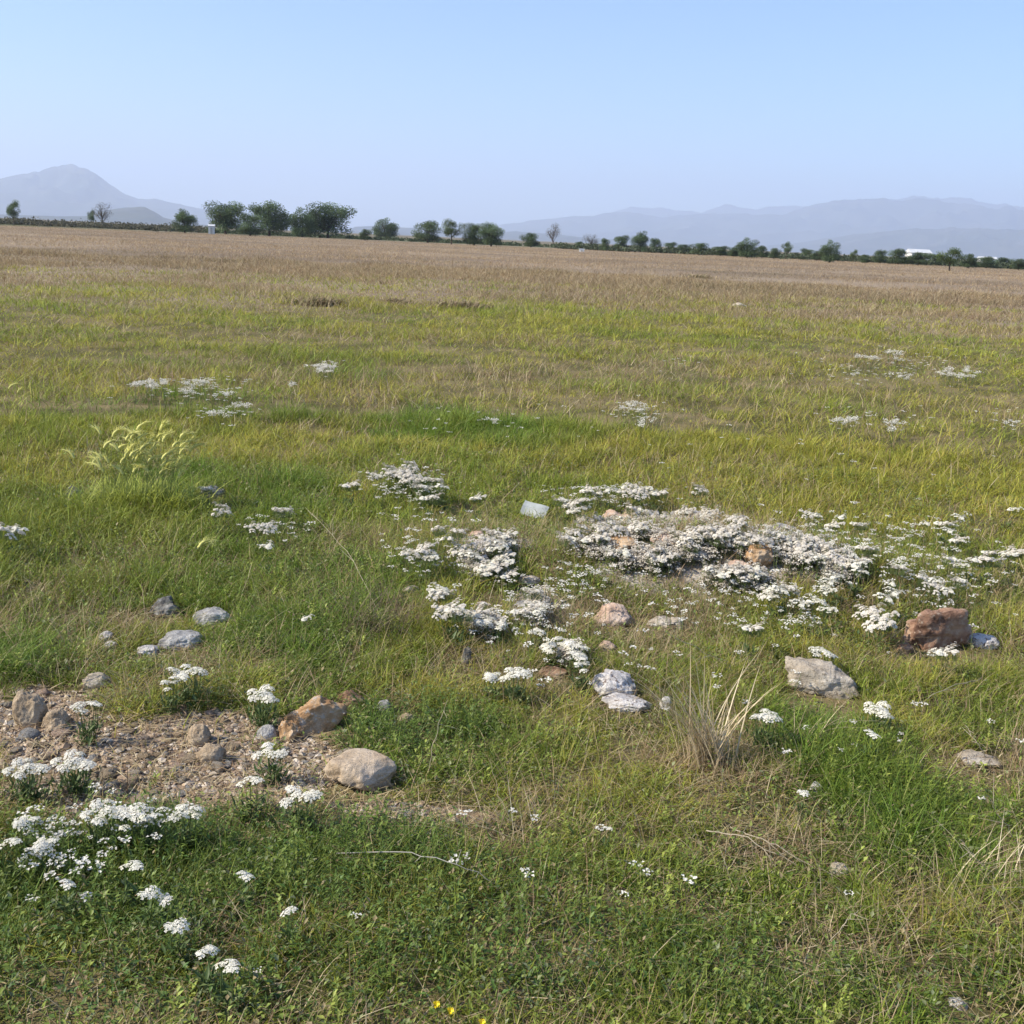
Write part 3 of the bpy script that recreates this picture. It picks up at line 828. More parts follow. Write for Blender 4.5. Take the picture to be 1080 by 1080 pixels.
def plant_proto(nh, Rp, hh, heads, seed):
    """list of (mesh name, mesh, loc, rotz, tilt) + nominal radius"""
    rs = np.random.RandomState(seed); ends = []
    for k in range(nh):
        r_ = Rp * math.sqrt((k + .4) / nh) * .85; a_ = k * 2.39996 + rs.randn() * .3
        ends.append(np.array([r_ * math.cos(a_), r_ * math.sin(a_), hh * (rs.uniform(.78, 1.0))]))
    fol = foliage_mesh(ends, seed, Rp)
    hd = [(heads[rs.randint(len(heads))], e, rs.rand() * 6.28, (rs.randn() * .15 - e[1] * 1.5, rs.randn() * .15 + e[0] * 1.5)) for e in ends]
    return fol, hd, Rp * 1.12


PN = [plant_proto(n_, r_, .11, HS, 400 + k) for k, (n_, r_) in enumerate([(8, .052), (11, .062), (6, .040), (3, .028), (13, .07), (2, .02), (9, .05)])]
PM = [plant_proto(n_, r_, .13, HM, 420 + k) for k, (n_, r_) in enumerate([(4, .09), (5, .11), (3, .075), (6, .12), (2, .05), (1, .03)])]
# far plants: one mesh each
PF = []
for k in range(5):
    rs = np.random.RandomState(440 + k); A = Acc()
    for h_ in range(rs.randint(3, 7)):
        e = np.array([rs.randn() * .09, rs.randn() * .07, .17 + rs.rand() * .05]); n = 26
        q = rs.randn(n, 3) * [.028, .028, .007] + e
        v, t, c = leaves(q, .022, .02, rs.rand(n) * 6.28, rs.uniform(-.3, .5, n), WHITE * rs.uniform(.85, 1, (n, 1))); A.add(v, t, c)
        v, t = tube([[e[0] * .3, e[1] * .3, 0], e], [.003, .0015], 3); A.add(v, t, (.1, .14, .05), 1)
    PF.append(A.mesh('white_flower_plant', [M_FLOWER, M_LEAF], False))
G_FL = 'white flowering plants in the meadow'
rf = np.random.RandomState(15)
NPL = [0]


def plant(px, py, wpx, label, kind=None, hh=None):
    NPL[0] += 1
    d0 = P(px, py, .1); s = slant(d0)
    if kind is None: kind = 'n' if s < 4.6 else ('m' if s < 9.5 else 'f')
    wm = wpx * s / F
    if kind == 'f':
        p = P(px, py, .2)
        o = link('white_flower_plant', PF[rf.randint(5)], None, p); sc_ = max(.5, wm / .30) * rf.uniform(.85, 1.15)
        o.scale = (sc_, sc_, min(1.5, max(.9, sc_))); o.rotation_euler = (0, 0, rf.rand() * 6.28)
        tag(o, label, 'plant', G_FL); return
    lib = PN if kind == 'n' else PM
    # choose the prototype whose nominal width is nearest
    cand = sorted(range(len(lib)), key=lambda q: abs(math.log(max(.01, wm) / (2 * lib[q][2]))) + rf.rand() * .25)
    fol, hd, r_ = lib[cand[0]]
    sc_ = float(np.clip(wm / (2 * r_), .55, 1.5))
    hgt_ = (hh if hh else (.13 if kind == 'n' else .17)) * rf.uniform(.85, 1.15)
    p = P(px, py, hgt_)
    e = bpy.data.objects.new('white_flower_plant', None); col.objects.link(e); e.location = p; e.rotation_euler = (0, 0, rf.rand() * 6.28)
    szz = hgt_ / ((.12 if kind == 'n' else .155))
    e.scale = (sc_, sc_, sc_)
    fo = link('foliage', fol, e); zz = szz / sc_; fo.scale = (1, 1, zz)
    for (m_, l_, rz_, tl) in hd:
        o = link('flower_head', m_, e, (l_[0], l_[1], l_[2] * zz)); o.rotation_euler = (tl[0], tl[1], rz_)
    tag(e, label, 'plant', G_FL)


NEAR = [
    (27, 806, 42, 'white flower clump at the left edge, left of two big ones below the gravel'), (78, 800, 46, 'big white flower clump below the gravel, right of another at the left edge'),
    (112, 850, 48, 'left half of the largest foreground white flower spread'), (150, 856, 54, 'right half of the largest foreground white flower spread'),
    (196, 854, 34, 'loose white flower plant trailing right of the largest spread'),
    (30, 864, 28, 'small white flower plant left of the largest spread'), (50, 888, 30, 'low white flower plant below the left edge clumps'), (8, 884, 20, 'white flower plant cut by the left edge, lower one'),
    (138, 908, 24, 'slanting white flower head below the largest spread'), (157, 933, 17, 'small white flower head, upper of a short row in the dark grass'),
    (175, 941, 15, 'small white flower head in the middle of a short row in dark grass'), (186, 969, 19, 'cream white flower head at the end of a short row in dark grass'),
    (218, 996, 25, 'white flower near the bottom left, upper of a pair'), (239, 1013, 27, 'white flower near the bottom left, lower of a pair'),
    (317, 836, 42, 'white flower plant growing at the lower left of the big tan boulder'), (258, 916, 16, 'faint white flower alone in the dark green grass'),
    (305, 952, 14, 'tiny single white flower in the dark foreground grass'), (197, 706, 42, 'white flower plant below the smooth oval grey stone'),
    (178, 718, 22, 'small white flower plant at the left of a larger one above the gravel'), (278, 728, 40, 'arched white flower plant above the ochre stone'),
    (92, 741, 30, 'white flower plant on the upper rim of the gravel'), (286, 791, 38, 'white flower plant beside the broken ochre lump'), (262, 820, 24, 'white flower plant on the lower rim of the gravel'),
    (70, 925, 15, 'faint small white flower in the lower left grass'),
    (545, 709, 34, 'white flower plant left of the thin reddish stone'), (520, 712, 26, 'smaller white flower plant left of another by the reddish stone'),
    (613, 700, 26, 'white flower plant touching the jagged white stone'), (808, 753, 32, 'white flower plant below the flat beige stone'),
    (868, 687, 30, 'white flower plant just above the flat beige stone'), (928, 745, 38, 'bright white flower plant right of the flat beige stone'),
    (920, 769, 15, 'small white flower hanging below a bright white one'), (998, 684, 26, 'white flowers at the foot of the rusty red block'),
    (795, 656, 24, 'white flower plant between the flower mound and beige stone'), (848, 829, 10, 'tiny white flower beside a small white stone'),
    (925, 650, 46, 'spray of white flowers left of the rusty red block'), (641, 866, 9, 'tiny white flower in the olive foreground grass')]
for a_ in NEAR: plant(*a_)


def scatter(n, label, poly=None, box=None, w=(18, 36), **k):
    c = 0
    while c < n:
        if box: x, y = rf.uniform(box[0], box[1]), rf.uniform(box[2], box[3])
        else:
            q = poly[rf.randint(len(poly))]
            x, y = q[0] + rf.randn() * q[2] * .5, q[1] + rf.randn() * q[3] * .5
        plant(x, y, rf.uniform(*w), label, **k); c += 1


scatter(82, 'white flowering plant packed into the dense flower mound', poly=MOUND, w=(16, 34), hh=.07)
scatter(20, 'white flowering plant in the small heap left of the flower mound', poly=[(520, 572, 26, 14), (500, 590, 22, 10), (530, 600, 18, 9)], w=(14, 28), hh=.08)
scatter(20, 'white flowering plant in the column of flowers below the small heap', poly=[(566, 635, 16, 20), (570, 660, 16, 14), (600, 682, 16, 8), (515, 655, 22, 8)], w=(12, 26), hh=.09)
scatter(14, 'white flowering plant in the patch left of the white card', poly=[(425, 497, 22, 5), (445, 510, 26, 9), (432, 526, 24, 6)], w=(14, 30))
scatter(10, 'white flowering plant in the loose patch below the white card', poly=[(440, 582, 26, 9), (472, 556, 16, 6), (468, 620, 16, 4), (475, 638, 14, 3)], w=(16, 32))
scatter(14, 'white flowering plant on the bank behind the flower mound', poly=[(640, 515, 40, 6), (690, 520, 24, 4), (750, 518, 16, 5), (610, 528, 20, 6)], w=(12, 26))
scatter(34, 'white flowering plant in the scattered flowers right of the mound', box=(835, 1080, 536, 632), w=(9, 22))
scatter(8, 'white flowering plant below the right end of the flower mound', poly=[(830, 620, 16, 6), (850, 636, 18, 5)], w=(14, 24))
scatter(24, 'far white flowering plant in the distant left patch', poly=[(200, 402, 60, 8), (235, 415, 44, 10), (230, 432, 24, 8), (340, 385, 14, 4), (160, 402, 30, 5)], w=(9, 20))
scatter(20, 'far white flowering plant in the distant right patch', poly=[(930, 372, 44, 8), (940, 392, 60, 8), (1010, 392, 34, 6)], w=(7, 17))
scatter(7, 'far white flowering plant on the green slope right of centre', poly=[(905, 440, 40, 5), (940, 450, 18, 6), (1070, 445, 10, 8)], w=(8, 16))
scatter(7, 'far white flowering plant behind the central green patch', poly=[(668, 425, 14, 6), (675, 440, 18, 6), (515, 438, 10, 3)], w=(8, 16))
for x, y, w_, l_ in [(10, 556, 26, 'white flower plant at the left edge below the barley clump'), (233, 536, 26, 'white flower plant just below the dark low stone'),
                     (298, 536, 22, 'white flower plant right of the barley clump, upper one'), (275, 554, 26, 'white flower plant right of the barley clump, lower one'),
                     (283, 574, 14, 'small white flower plant under two others right of the barley'), (308, 403, 12, 'far white flower plant between two distant patches'),
                     (370, 508, 20, 'white flower plant alone left of the central patch'), (505, 520, 16, 'white flower plant alone right of the central patch'),
                     (218, 512, 16, 'white flower plant beside the barley ears'), (322, 648, 12, 'faint flower plant in the green left grass')]:
    plant(x, y, w_, l_)
A = Acc(); rc = np.random.RandomState(88); nq = 0
CARP = MOUND * 2 + [(520, 572, 20, 12), (500, 590, 16, 8), (525, 598, 16, 8), (566, 635, 12, 18), (515, 652, 18, 8), (600, 682, 12, 6)]
while nq < 4400:
    q = CARP[rc.randint(len(CARP))]
    x_, y_ = q[0] + rc.randn() * q[2] * .5, q[1] + 4 + rc.randn() * q[3] * .55
    if vn(x_ / 16., y_ / 7., 91) < .33: continue
    p = P(x_, y_, .05); hz_ = rc.uniform(.02, .07); Rh = rc.uniform(.010, .024); m = 15
    rd = Rh * np.sqrt(rc.rand(m)); t2 = rc.rand(m) * 6.28
    c0 = np.stack([p[0] + rd * np.cos(t2), p[1] + rd * np.sin(t2), p[2] + hz_ + Rh * .5 * (1 - (rd / Rh) ** 2) + rc.randn(m) * .001], 1)
    v, t, c = leaves(c0, .0105, .0095, rc.rand(m) * 6.28, rc.uniform(-.5, .5, m), WHITE * [.97, .93, .90] * rc.uniform(.72, 1.02) * rc.uniform(.85, 1.05, (m, 1))); A.add(v, t, c)
    v, t = tube([p, p + [rc.randn() * .008, rc.randn() * .008, hz_]], [.0014, .001], 3); A.add(v, t, (.16, .17, .08), 1)
    v, t, c = leaves(p + rc.randn(3, 3) * [.012, .012, .006] + [0, 0, hz_ * .4], .022, .006, rc.rand(3) * 6.28, rc.uniform(0, 1, 3), np.array([.16, .18, .07]) * rc.uniform(.7, 1.2, (3, 1))); A.add(v, t, c, 1)
    nq += 1
setkind(link('blossom_carpet', A.mesh('blossom_carpet', [M_FLOWER, M_LEAF], False)), 'stuff', 'low carpet of tiny whitish blossom over the stony mound')
A = Acc(); rc = np.random.RandomState(89)
LOOSE = [((640, 518, 46, 8), 90, .13), ((430, 508, 34, 16), 110, .14), ((450, 575, 34, 24), 60, .13), ((560, 640, 50, 34), 110, .11), ((940, 575, 80, 28), 190, .14),
         ((1010, 610, 60, 26), 70, .13), ((760, 625, 80, 26), 80, .12), ((840, 640, 30, 14), 40, .12), ((205, 405, 44, 9), 120, .16), ((235, 430, 24, 8), 40, .16), ((940, 385, 60, 14), 150, .17),
         ((920, 440, 60, 8), 40, .16), ((675, 432, 26, 10), 50, .15), ((290, 550, 24, 14), 30, .13), ((720, 380, 16, 4), 10, .15), ((345, 386, 12, 4), 12, .15), ((1060, 440, 20, 14), 16, .16),
         ((120, 860, 70, 24), 40, .10), ((60, 900, 40, 26), 30, .10), ((500, 440, 70, 20), 24, .14), ((860, 560, 60, 10), 60, .13), ((620, 600, 40, 20), 50, .1), ((700, 690, 120, 40), 30, .1),
         ((960, 760, 100, 60), 16, .09), ((600, 900, 160, 60), 14, .08), ((750, 480, 200, 40), 24, .14)]
for (q, cnt_, zz_) in LOOSE:
    for _ in range(cnt_):
        x_, y_ = q[0] + rc.randn() * q[2] * .7, q[1] + rc.randn() * q[3] * .7
        p = P(x_, y_, zz_); s_ = slant(p); hz_ = zz_ * rc.uniform(.7, 1.1); Rh = rc.uniform(.008, .022) * (1 + .03 * max(0, s_ - 5)); m = 13
        rd = Rh * np.sqrt(rc.rand(m)); t2 = rc.rand(m) * 6.28
        c0 = np.stack([p[0] + rd * np.cos(t2), p[1] + rd * np.sin(t2), p[2] + hz_ + rc.randn(m) * .0015], 1)
        fl_ = .55 * Rh
        v, t, c = leaves(c0, fl_, fl_ * .9, rc.rand(m) * 6.28, rc.uniform(-.4, .4, m), WHITE * rc.uniform(.8, 1.02) * rc.uniform(.85, 1.05, (m, 1))); A.add(v, t, c)
        v, t = tube([p, p + [rc.randn() * .01, rc.randn() * .01, hz_]], [.0014, .001], 3); A.add(v, t, (.13, .17, .06), 1)
setkind(link('wildflowers', A.mesh('wildflowers', [M_FLOWER, M_LEAF], False)), 'stuff', 'loose tiny white wildflower heads strewn through the grass')
print('flower plants', NPL[0])

# ------------------------------------------------------------------ grasses
def field(n, r0, r1, dens_pow=0, half=36, rs=RS):
    """random points in a wedge; density ~ 1/r**dens_pow per area"""
    u = rs.rand(n); k = 2 - dens_pow
    r = (u * (r1 ** k - r0 ** k) + r0 ** k) ** (1 / k)
    a = (rs.rand(n) * 2 - 1) * R(half)
    return r * np.sin(a), r * np.cos(a), r


def clump(x, y, frac=.65, per=9, spread=.035, rs=RS, r=None):
    """pull a share of the points into tufts"""
    n = len(x); k = n // per
    idx = rs.randint(0, k, n); m = rs.rand(n) < frac
    cx, cy = x[idx], y[idx]
    sp = spread if r is None else spread * np.maximum(1, r[idx] / 8)
    x2 = np.where(m, cx + rs.randn(n) * sp, x); y2 = np.where(m, cy + rs.randn(n) * sp, y)
    return x2, y2, np.where(m, idx, np.arange(n))


STA = np.array(STONES)


def stone_clear(x, y):
    """height factor that keeps stones visible and free of blades through them"""
    f = np.ones_like(x)
    r = np.hypot(x, y); ux, uy = x / r, y / r
    for (sx_, sy_, rr_, hw_) in STONES:
        dx = x - sx_; dy = y - sy_
        along = dx * ux + dy * uy; lat = np.abs(-dx * uy + dy * ux)
        front = (along < .02) & (along > -rr_ - .28) & (lat < hw_ * 1.05)
        f = np.where(front, np.minimum(f, .34 + .5 * sst(rr_, rr_ + .22, -along)), f)
        f = np.where(dx * dx + dy * dy < (rr_ * .85) ** 2, 0, f)
    return f


def zones(x, y):
    bare = inell(x, y, BARE, .75, .16, 9); straw = inell(x, y, STRAWY, .6, .2, 13)
    brown = inell(x, y, BROWN, .6, .9, 17); lush = inell(x, y, LUSH, .7, .5, 19)
    return bare, straw, brown, lush


def grass_cols(x, y, r, rs):
    n = len(x)
    bare, straw, brown, lush = zones(x, y)
    big = fbm(x, y, 2.2, 23, 3); fine = fbm(x, y, .3, 27, 3)
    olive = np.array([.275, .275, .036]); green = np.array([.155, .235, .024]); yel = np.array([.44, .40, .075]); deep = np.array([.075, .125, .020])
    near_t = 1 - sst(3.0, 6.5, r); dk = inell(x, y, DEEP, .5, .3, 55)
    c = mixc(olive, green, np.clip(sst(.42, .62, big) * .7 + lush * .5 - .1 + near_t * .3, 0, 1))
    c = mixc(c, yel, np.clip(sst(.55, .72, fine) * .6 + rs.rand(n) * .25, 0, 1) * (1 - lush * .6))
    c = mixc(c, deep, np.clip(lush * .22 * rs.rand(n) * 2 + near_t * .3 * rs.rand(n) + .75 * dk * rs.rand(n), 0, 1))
    return c * rs.uniform(.65, 1.4, (n, 1)) * np.array([1, 1, 1]) * (1 + rs.randn(n, 3) * .06)


DRYP = np.array([[.46, .36, .20], [.58, .48, .30], [.34, .25, .13], [.26, .17, .09], [.42, .34, .17], [.38, .27, .17]])
allcnt = 0
# --- green blades near (1.2 - 6.5 m)
A = Acc()
def green_layer(n, r0, r1, pw, Hf, W, segs, seed, frac=.65, per=10, spread=.03, half=36):
    global allcnt
    rs = np.random.RandomState(seed)
    x, y, r = field(n, r0, r1, pw, half, rs)
    x, y, ci = clump(x, y, frac, per, spread, rs, r); r = np.hypot(x, y)
    bare, straw, brown, lush = zones(x, y)
    dry = sst(22, 34, r + (fbm(x, y, 7, 21, 3) - .5) * 12)
    keep = (1 - bare * .97) * (1 - straw * .45) * (1 - brown * .45) * (1 - dry * .8) * (.45 + .9 * fbm(x, y, .5, 33, 3)) * (.25 + 1.5 * sst(.38, .6, fbm(x, y, .13, 35, 2))) * (1 + .3 * lush)
    hf = stone_clear(x, y) * (1 - .75 * inell(x, y, HEAP, .3, .3, 29)) if r0 < 12 else np.ones(n)
    k = (rs.rand(n) < keep) & (hf > .02)
    x, y, r, ci, hf, lush, bare, straw = x[k], y[k], r[k], ci[k], hf[k], lush[k], bare[k], straw[k]; n = len(x)
    H = Hf(r) * (.45 + .95 * fbm(x, y, .45, 37, 3)) * rs.uniform(.45, 1.25, n) * hf * (1 + .35 * lush) * (1 - .4 * bare) * (1 - .25 * straw)
    cj = (ci * 7919 % 1000) / 1000.
    H = H * (.7 + .6 * cj) * (1 if r0 < 9 else .55 + .9 * sst(.38, .62, fbm(x / 1.5, y, 1.3, 59, 3)))
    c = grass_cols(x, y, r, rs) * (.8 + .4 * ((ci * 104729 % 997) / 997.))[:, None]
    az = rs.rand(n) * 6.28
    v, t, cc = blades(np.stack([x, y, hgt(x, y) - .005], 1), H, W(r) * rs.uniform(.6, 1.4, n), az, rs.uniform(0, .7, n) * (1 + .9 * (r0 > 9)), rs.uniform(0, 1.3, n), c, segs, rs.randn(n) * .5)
    A.add(v, t, cc); allcnt += n
green_layer(260000, 1.1, 4.6, .7, lambda r: .056 + .008 * r, lambda r: .0031 + 0 * r, 4, 101, .8, 16, .022, 47)
green_layer(300000, 4.2, 10, .9, lambda r: .070 + .004 * r, lambda r: .0034 + .0003 * (r - 4), 3, 102, .6, 9, .03)
green_layer(330000, 9.5, 42, 1.0, lambda r: .095 + .0015 * r, lambda r: .0055 + .0004 * (r - 9), 2, 103, .5, 8, .05, 34)
setkind(link('grass', A.mesh('grass', M_GRASS)), 'stuff', 'short green and olive meadow grass')

# --- dry grass: straw in the foreground, tan seedheads in the middle, tan field beyond
A = Acc()
def dry_layer(n, r0, r1, pw, H0, W, segs, seed, amt, half=36, lean=(0, .5), pal=DRYP, gain=1.0, red=0):
    rs = np.random.RandomState(seed)
    x, y, r = field(n, r0, r1, pw, half, rs)
    x, y, ci = clump(x, y, .6, 9, .04, rs, r); r = np.hypot(x, y)
    bare, straw, brown, lush = zones(x, y)
    k = rs.rand(n) < np.clip(amt(x, y, r, bare, straw, brown, lush), 0, 1)
    hf = stone_clear(x, y) if r0 < 12 else np.ones(n)
    k &= hf > .02
    x, y, r, hf, bare, straw = x[k], y[k], r[k], hf[k], bare[k], straw[k]; n = len(x)
    c = pal[rs.randint(0, len(pal), n)] * rs.uniform(.7, 1.25, (n, 1)) * gain
    if r1 > 60:
        t_ = fbm(x / 3, y, 8, 43, 4); g_ = sst(.52, .68, fbm(x, y, 4, 47, 3)) * (1 - sst(30, 90, r))
        c = c * [1.0, .95, .95]; c = mixc(c, np.array([.25, .20, .14]), .6 * sst(.45, .62, t_)); c = mixc(c, np.array([.13, .12, .06]), .75 * sst(.62, .72, fbm(x / 2, y, 3.5, 48, 3)) * (1 - sst(60, 120, r))); c = mixc(c, np.array([.15, .15, .05]), .6 * g_)
    H = H0(r) * rs.uniform(.5, 1.3, n) * (1 if r1 < 50 else (.45 + 1.1 * sst(.35, .65, fbm(x / 1.6, y, 2.2, 58, 3)))) * (.6 + .8 * fbm(x, y, 1.2, 39, 3)) * np.maximum(hf, .12)
    v, t, cc = blades(np.stack([x, y, hgt(x, y) - .004], 1), H, W(r) * rs.uniform(.6, 1.5, n), rs.rand(n) * 6.28, rs.uniform(*lean, n), rs.uniform(0, 1.1, n), c, segs, rs.randn(n) * .5)
    A.add(v, t, cc)
dry_layer(118000, 1.1, 6, .6, lambda r: .08 + .012 * r, lambda r: .0019 + 0 * r, 4, 201,
          lambda x, y, r, b, s, br, l: (.28 + .42 * s + .5 * br + .35 * sst(.52, .66, fbm(x, y, .4, 49, 3))) * (1 - .7 * inell(x, y, DEEP, .5, .3, 55)) * (1 - .95 * b) * (1 - .6 * l), lean=(0, 1.0), gain=.85)
dry_layer(90000, 5, 14, .9, lambda r: .09 + .007 * r, lambda r: .0022 + .0002 * r, 3, 202,
          lambda x, y, r, b, s, br, l: (.16 + .3 * s + .6 * br + .25 * sst(.5, .68, fbm(x, y, 1.6, 49, 3))) * (1 - .9 * b) * (1 - .5 * l), lean=(0, .6), gain=.85)
dry_layer(300000, 12, 60, 1.0, lambda r: .10 + .002 * r, lambda r: .0028 + .00019 * r, 2, 203,
          lambda x, y, r, b, s, br, l: (.08 + .9 * sst(22, 34, r + (fbm(x, y, 7, 21, 3) - .5) * 12) + .30 * br + .15 * sst(.5, .7, fbm(x, y, 3, 49, 3))), half=34, lean=(.1, 1.3), gain=.84)
dry_layer(480000, 42, 268, 1.0, lambda r: .19 + 0 * r, lambda r: .010 + .00004 * r, 2, 204, lambda x, y, r, b, s, br, l: .95 + 0 * r, half=33, lean=(.1, 1.4), gain=1.0)
setkind(link('dry_grass', A.mesh('dry_grass', M_DRY)), 'stuff', 'thin tan dry grass through the meadow and across the far field')

# --- broad leaved ground cover
A = Acc(); rs = np.random.RandomState(301)
x, y, r = field(240000, 1.1, 8.5, .7, 46, rs)
x, y, ci = clump(x, y, .85, 16, .028, rs); r = np.hypot(x, y)
bare, straw, brown, lush = zones(x, y)
lf = sst(-.2, -1.0, x) * (1 - sst(3.2, 4.0, r))
dk = inell(x, y, DEEP, .5, .3, 55)
keep = (.25 + .6 * dk + .3 * lush + .75 * (x < -.15) * (r < 3.4) + .55 * sst(.5, .65, fbm(x, y, .55, 53, 3))) * (1 - bare) * (1 - .5 * straw)
hf = stone_clear(x, y)
k = (rs.rand(len(x)) < keep) & (hf > .02)
x, y, r, ci, hf = x[k], y[k], r[k], ci[k], hf[k]; n = len(x)
cj = (ci * 7919 % 1000) / 1000.
c = mixc([.10, .16, .03], [.27, .30, .06], cj)
c = mixc(c, np.array([.05, .11, .022]), inell(x, y, DEEP, .5, .3, 55) * (rs.rand(n) < .6) * .8)
c = mixc(c, np.array([.19, .20, .12]), (cj > .8) * .7) * rs.uniform(.6, 1.45, (n, 1))
c = mixc(c, np.array([.34, .25, .14]), (rs.rand(n) < .12) * .8)
z = hgt(x, y) + rs.uniform(.005, .075, n) * hf
L_ = rs.uniform(.006, .020, n) * (1 + .07 * np.maximum(0, r - 3))
v, t, cc = leaves(np.stack([x, y, z], 1), L_, L_ * rs.uniform(.3, .65, n), rs.rand(n) * 6.28, rs.uniform(-.2, .9, n), c)
A.add(v, t, cc)
setkind(link('ground_cover', A.mesh('ground_cover', M_LEAF)), 'stuff', 'small leafy weeds between the grass blades')

# --- leafy weed stems standing in the foreground
A = Acc(); rs = np.random.RandomState(351)
x, y, r = field(17500, 1.1, 6.4, .6, 47, rs)
x, y, ci = clump(x, y, .8, 7, .035, rs); r = np.hypot(x, y)
bare, straw, brown, lush = zones(x, y); dk = inell(x, y, DEEP, .5, .3, 55)
keep = (.14 + .7 * dk + .3 * lush + .3 * sst(.5, .62, fbm(x, y, .5, 57, 3))) * (1 - bare) * (1 - .6 * straw)
hf = stone_clear(x, y); k = (rs.rand(len(x)) < keep) & (hf > .3)
x, y, ci, hf, dk = x[k], y[k], ci[k], hf[k], dk[k]; n = len(x)
cj = (ci * 7919 % 1000) / 1000.
Hs = rs.uniform(.04, .125, n) * (1 + .5 * dk) * hf; lz = rs.rand(n) * 6.28; ln = rs.uniform(0, .5, n)
base = np.stack([x, y, hgt(x, y)], 1); dirv = np.stack([np.cos(lz) * ln, np.sin(lz) * ln, np.ones(n)], 1)
cb = mixc(mixc([.14, .21, .03], [.34, .38, .075], cj), [.075, .135, .022], dk * .65)
K = 13
for q in range(K):
    f_ = (q + .6) / K
    c = cb * rs.uniform(.7, 1.3, (n, 1))
    L_ = rs.uniform(.012, .026, n) * (1.25 - .6 * f_)
    v, t, cc = leaves(base + dirv * (Hs * f_)[:, None], L_, L_ * np.where(cj > .75, .45, .2), rs.rand(n) * 6.28 + q * 2.4, rs.uniform(.0, .9, n), c)
    A.add(v, t, cc)
v, t, cc = blades(base, Hs, .0016, lz, ln, 0, cb * .9, 2); A.add(v, t, cc)
setkind(link('weeds', A.mesh('weeds', M_LEAF)), 'stuff', 'small leafy weed stems standing in the foreground grass')

# --- dead straw lying on soil and at the foot of the grass
A = Acc(); rs = np.random.RandomState(401)
x, y, r = field(140000, 1.1, 9, .8, 46, rs)
bare, straw, brown, lush = zones(x, y)
keep = .30 + .6 * straw + .75 * bare + .2 * brown - .15 * lush - .12 * inell(x, y, DEEP, .5, .3, 55)
k = rs.rand(len(x)) < keep; x, y = x[k], y[k]; n = len(x)
c = DRYP[rs.randint(0, 6, n)] * rs.uniform(.7, 1.25, (n, 1))
Ls = rs.uniform(.03, .11, n)
v, t, cc = blades(np.stack([x, y, hgt(x, y) + rs.uniform(.002, .03, n)], 1), Ls * .25, rs.uniform(.0014, .0035, n), rs.rand(n) * 6.28, rs.uniform(2.2, 3.6, n), rs.uniform(-1, .8, n), c, 3)
A.add(v, t, cc)
setkind(link('straw_litter', A.mesh('straw_litter', M_DRY)), 'stuff', 'dead straw lying between the plants and on the bare soil')
print('grass blades', allcnt)

# ------------------------------------------------------------------ individual grasses
def barley(px, py, htpx, n, spread, seed, label, ears=True):
    base = P(px, py); s = slant(base); Hm = htpx * s / F; rs = np.random.RandomState(seed)
    e = bpy.data.objects.new('barley_grass', None); col.objects.link(e); e.location = base
    A = Acc(); m = 14 * n
    v, t, c = blades(np.stack([rs.randn(m) * spread * .45, rs.randn(m) * .06, np.zeros(m) - .01], 1), rs.uniform(.2, .55, m) * Hm, .006, rs.rand(m) * 6.28, rs.uniform(.1, .5, m),
                     rs.uniform(.2, 1.1, m), np.array([.42, .46, .09]) * rs.uniform(.7, 1.3, (m, 1)), 4)
    A.add(v, t, c); 
    for k in range(n):
        bx = float(np.clip(rs.randn(), -1.3, 1.3)) * spread * .35; by = rs.randn() * .05; h_ = Hm * rs.uniform(.42, .95)
        tx = bx + rs.uniform(.02, .12) * (1 if rs.rand() > .25 else -1)
        pts = [[bx, by, 0], [bx * .8 + tx * .2, by, h_ * .5], [tx, by + rs.randn() * .03, h_]]
        v, t = tube(pts, [.0016, .0014, .001], 4); A.add(v, t, (.22, .26, .08))
        # ear: a nodding spike with long awns
        B = Acc(); L_ = rs.uniform(.06, .10); sg = 1 if tx > bx else -1; q = 46; cu = rs.uniform(.4, 1.2)
        tt = np.linspace(0, 1, q); ex = cu * sg * L_ * (.42 * tt + .38 * tt ** 2); ez = L_ * (.9 * tt - .38 * tt ** 2)
        cc = np.stack([ex, rs.randn(q) * .001, ez], 1)
        v, t = tube(cc[::9], [.007, .009, .008, .007, .005, .003][:len(cc[::9])], 5); B.add(v, t, (.64, .62, .22))
        dirx = cu * sg * (.42 + .76 * tt); dirz = .9 - .76 * tt
        az = np.arctan2(rs.randn(q) * .2, dirx)
        tl = np.arctan2(dirz, np.abs(dirx)) + rs.randn(q) * .3
        v, t, c = leaves(cc, rs.uniform(.03, .055, q), .0035, az, tl, np.array([.78, .76, .30]) * rs.uniform(.8, 1.2, (q, 1)), 0)
        B.add(v, t, c)
        link('seed_head', B.mesh('seed_head', M_DRY), e, pts[2])
    link('foliage', A.mesh('foliage', M_GRASS), e)
    tag(e, label, 'grass')
    return e


barley(150, 537, 84, 62, .38, 1, 'bright yellow green clump of nodding barley ears in the left meadow')
barley(88, 512, 28, 2, .04, 2, 'single small barley ear left of the big barley clump')
barley(196, 596, 26, 2, .07, 3, 'pair of pale barley ears below the big barley clump')
barley(14, 430, 30, 2, .05, 4, 'lone tall barley stalk near the left edge of the meadow')


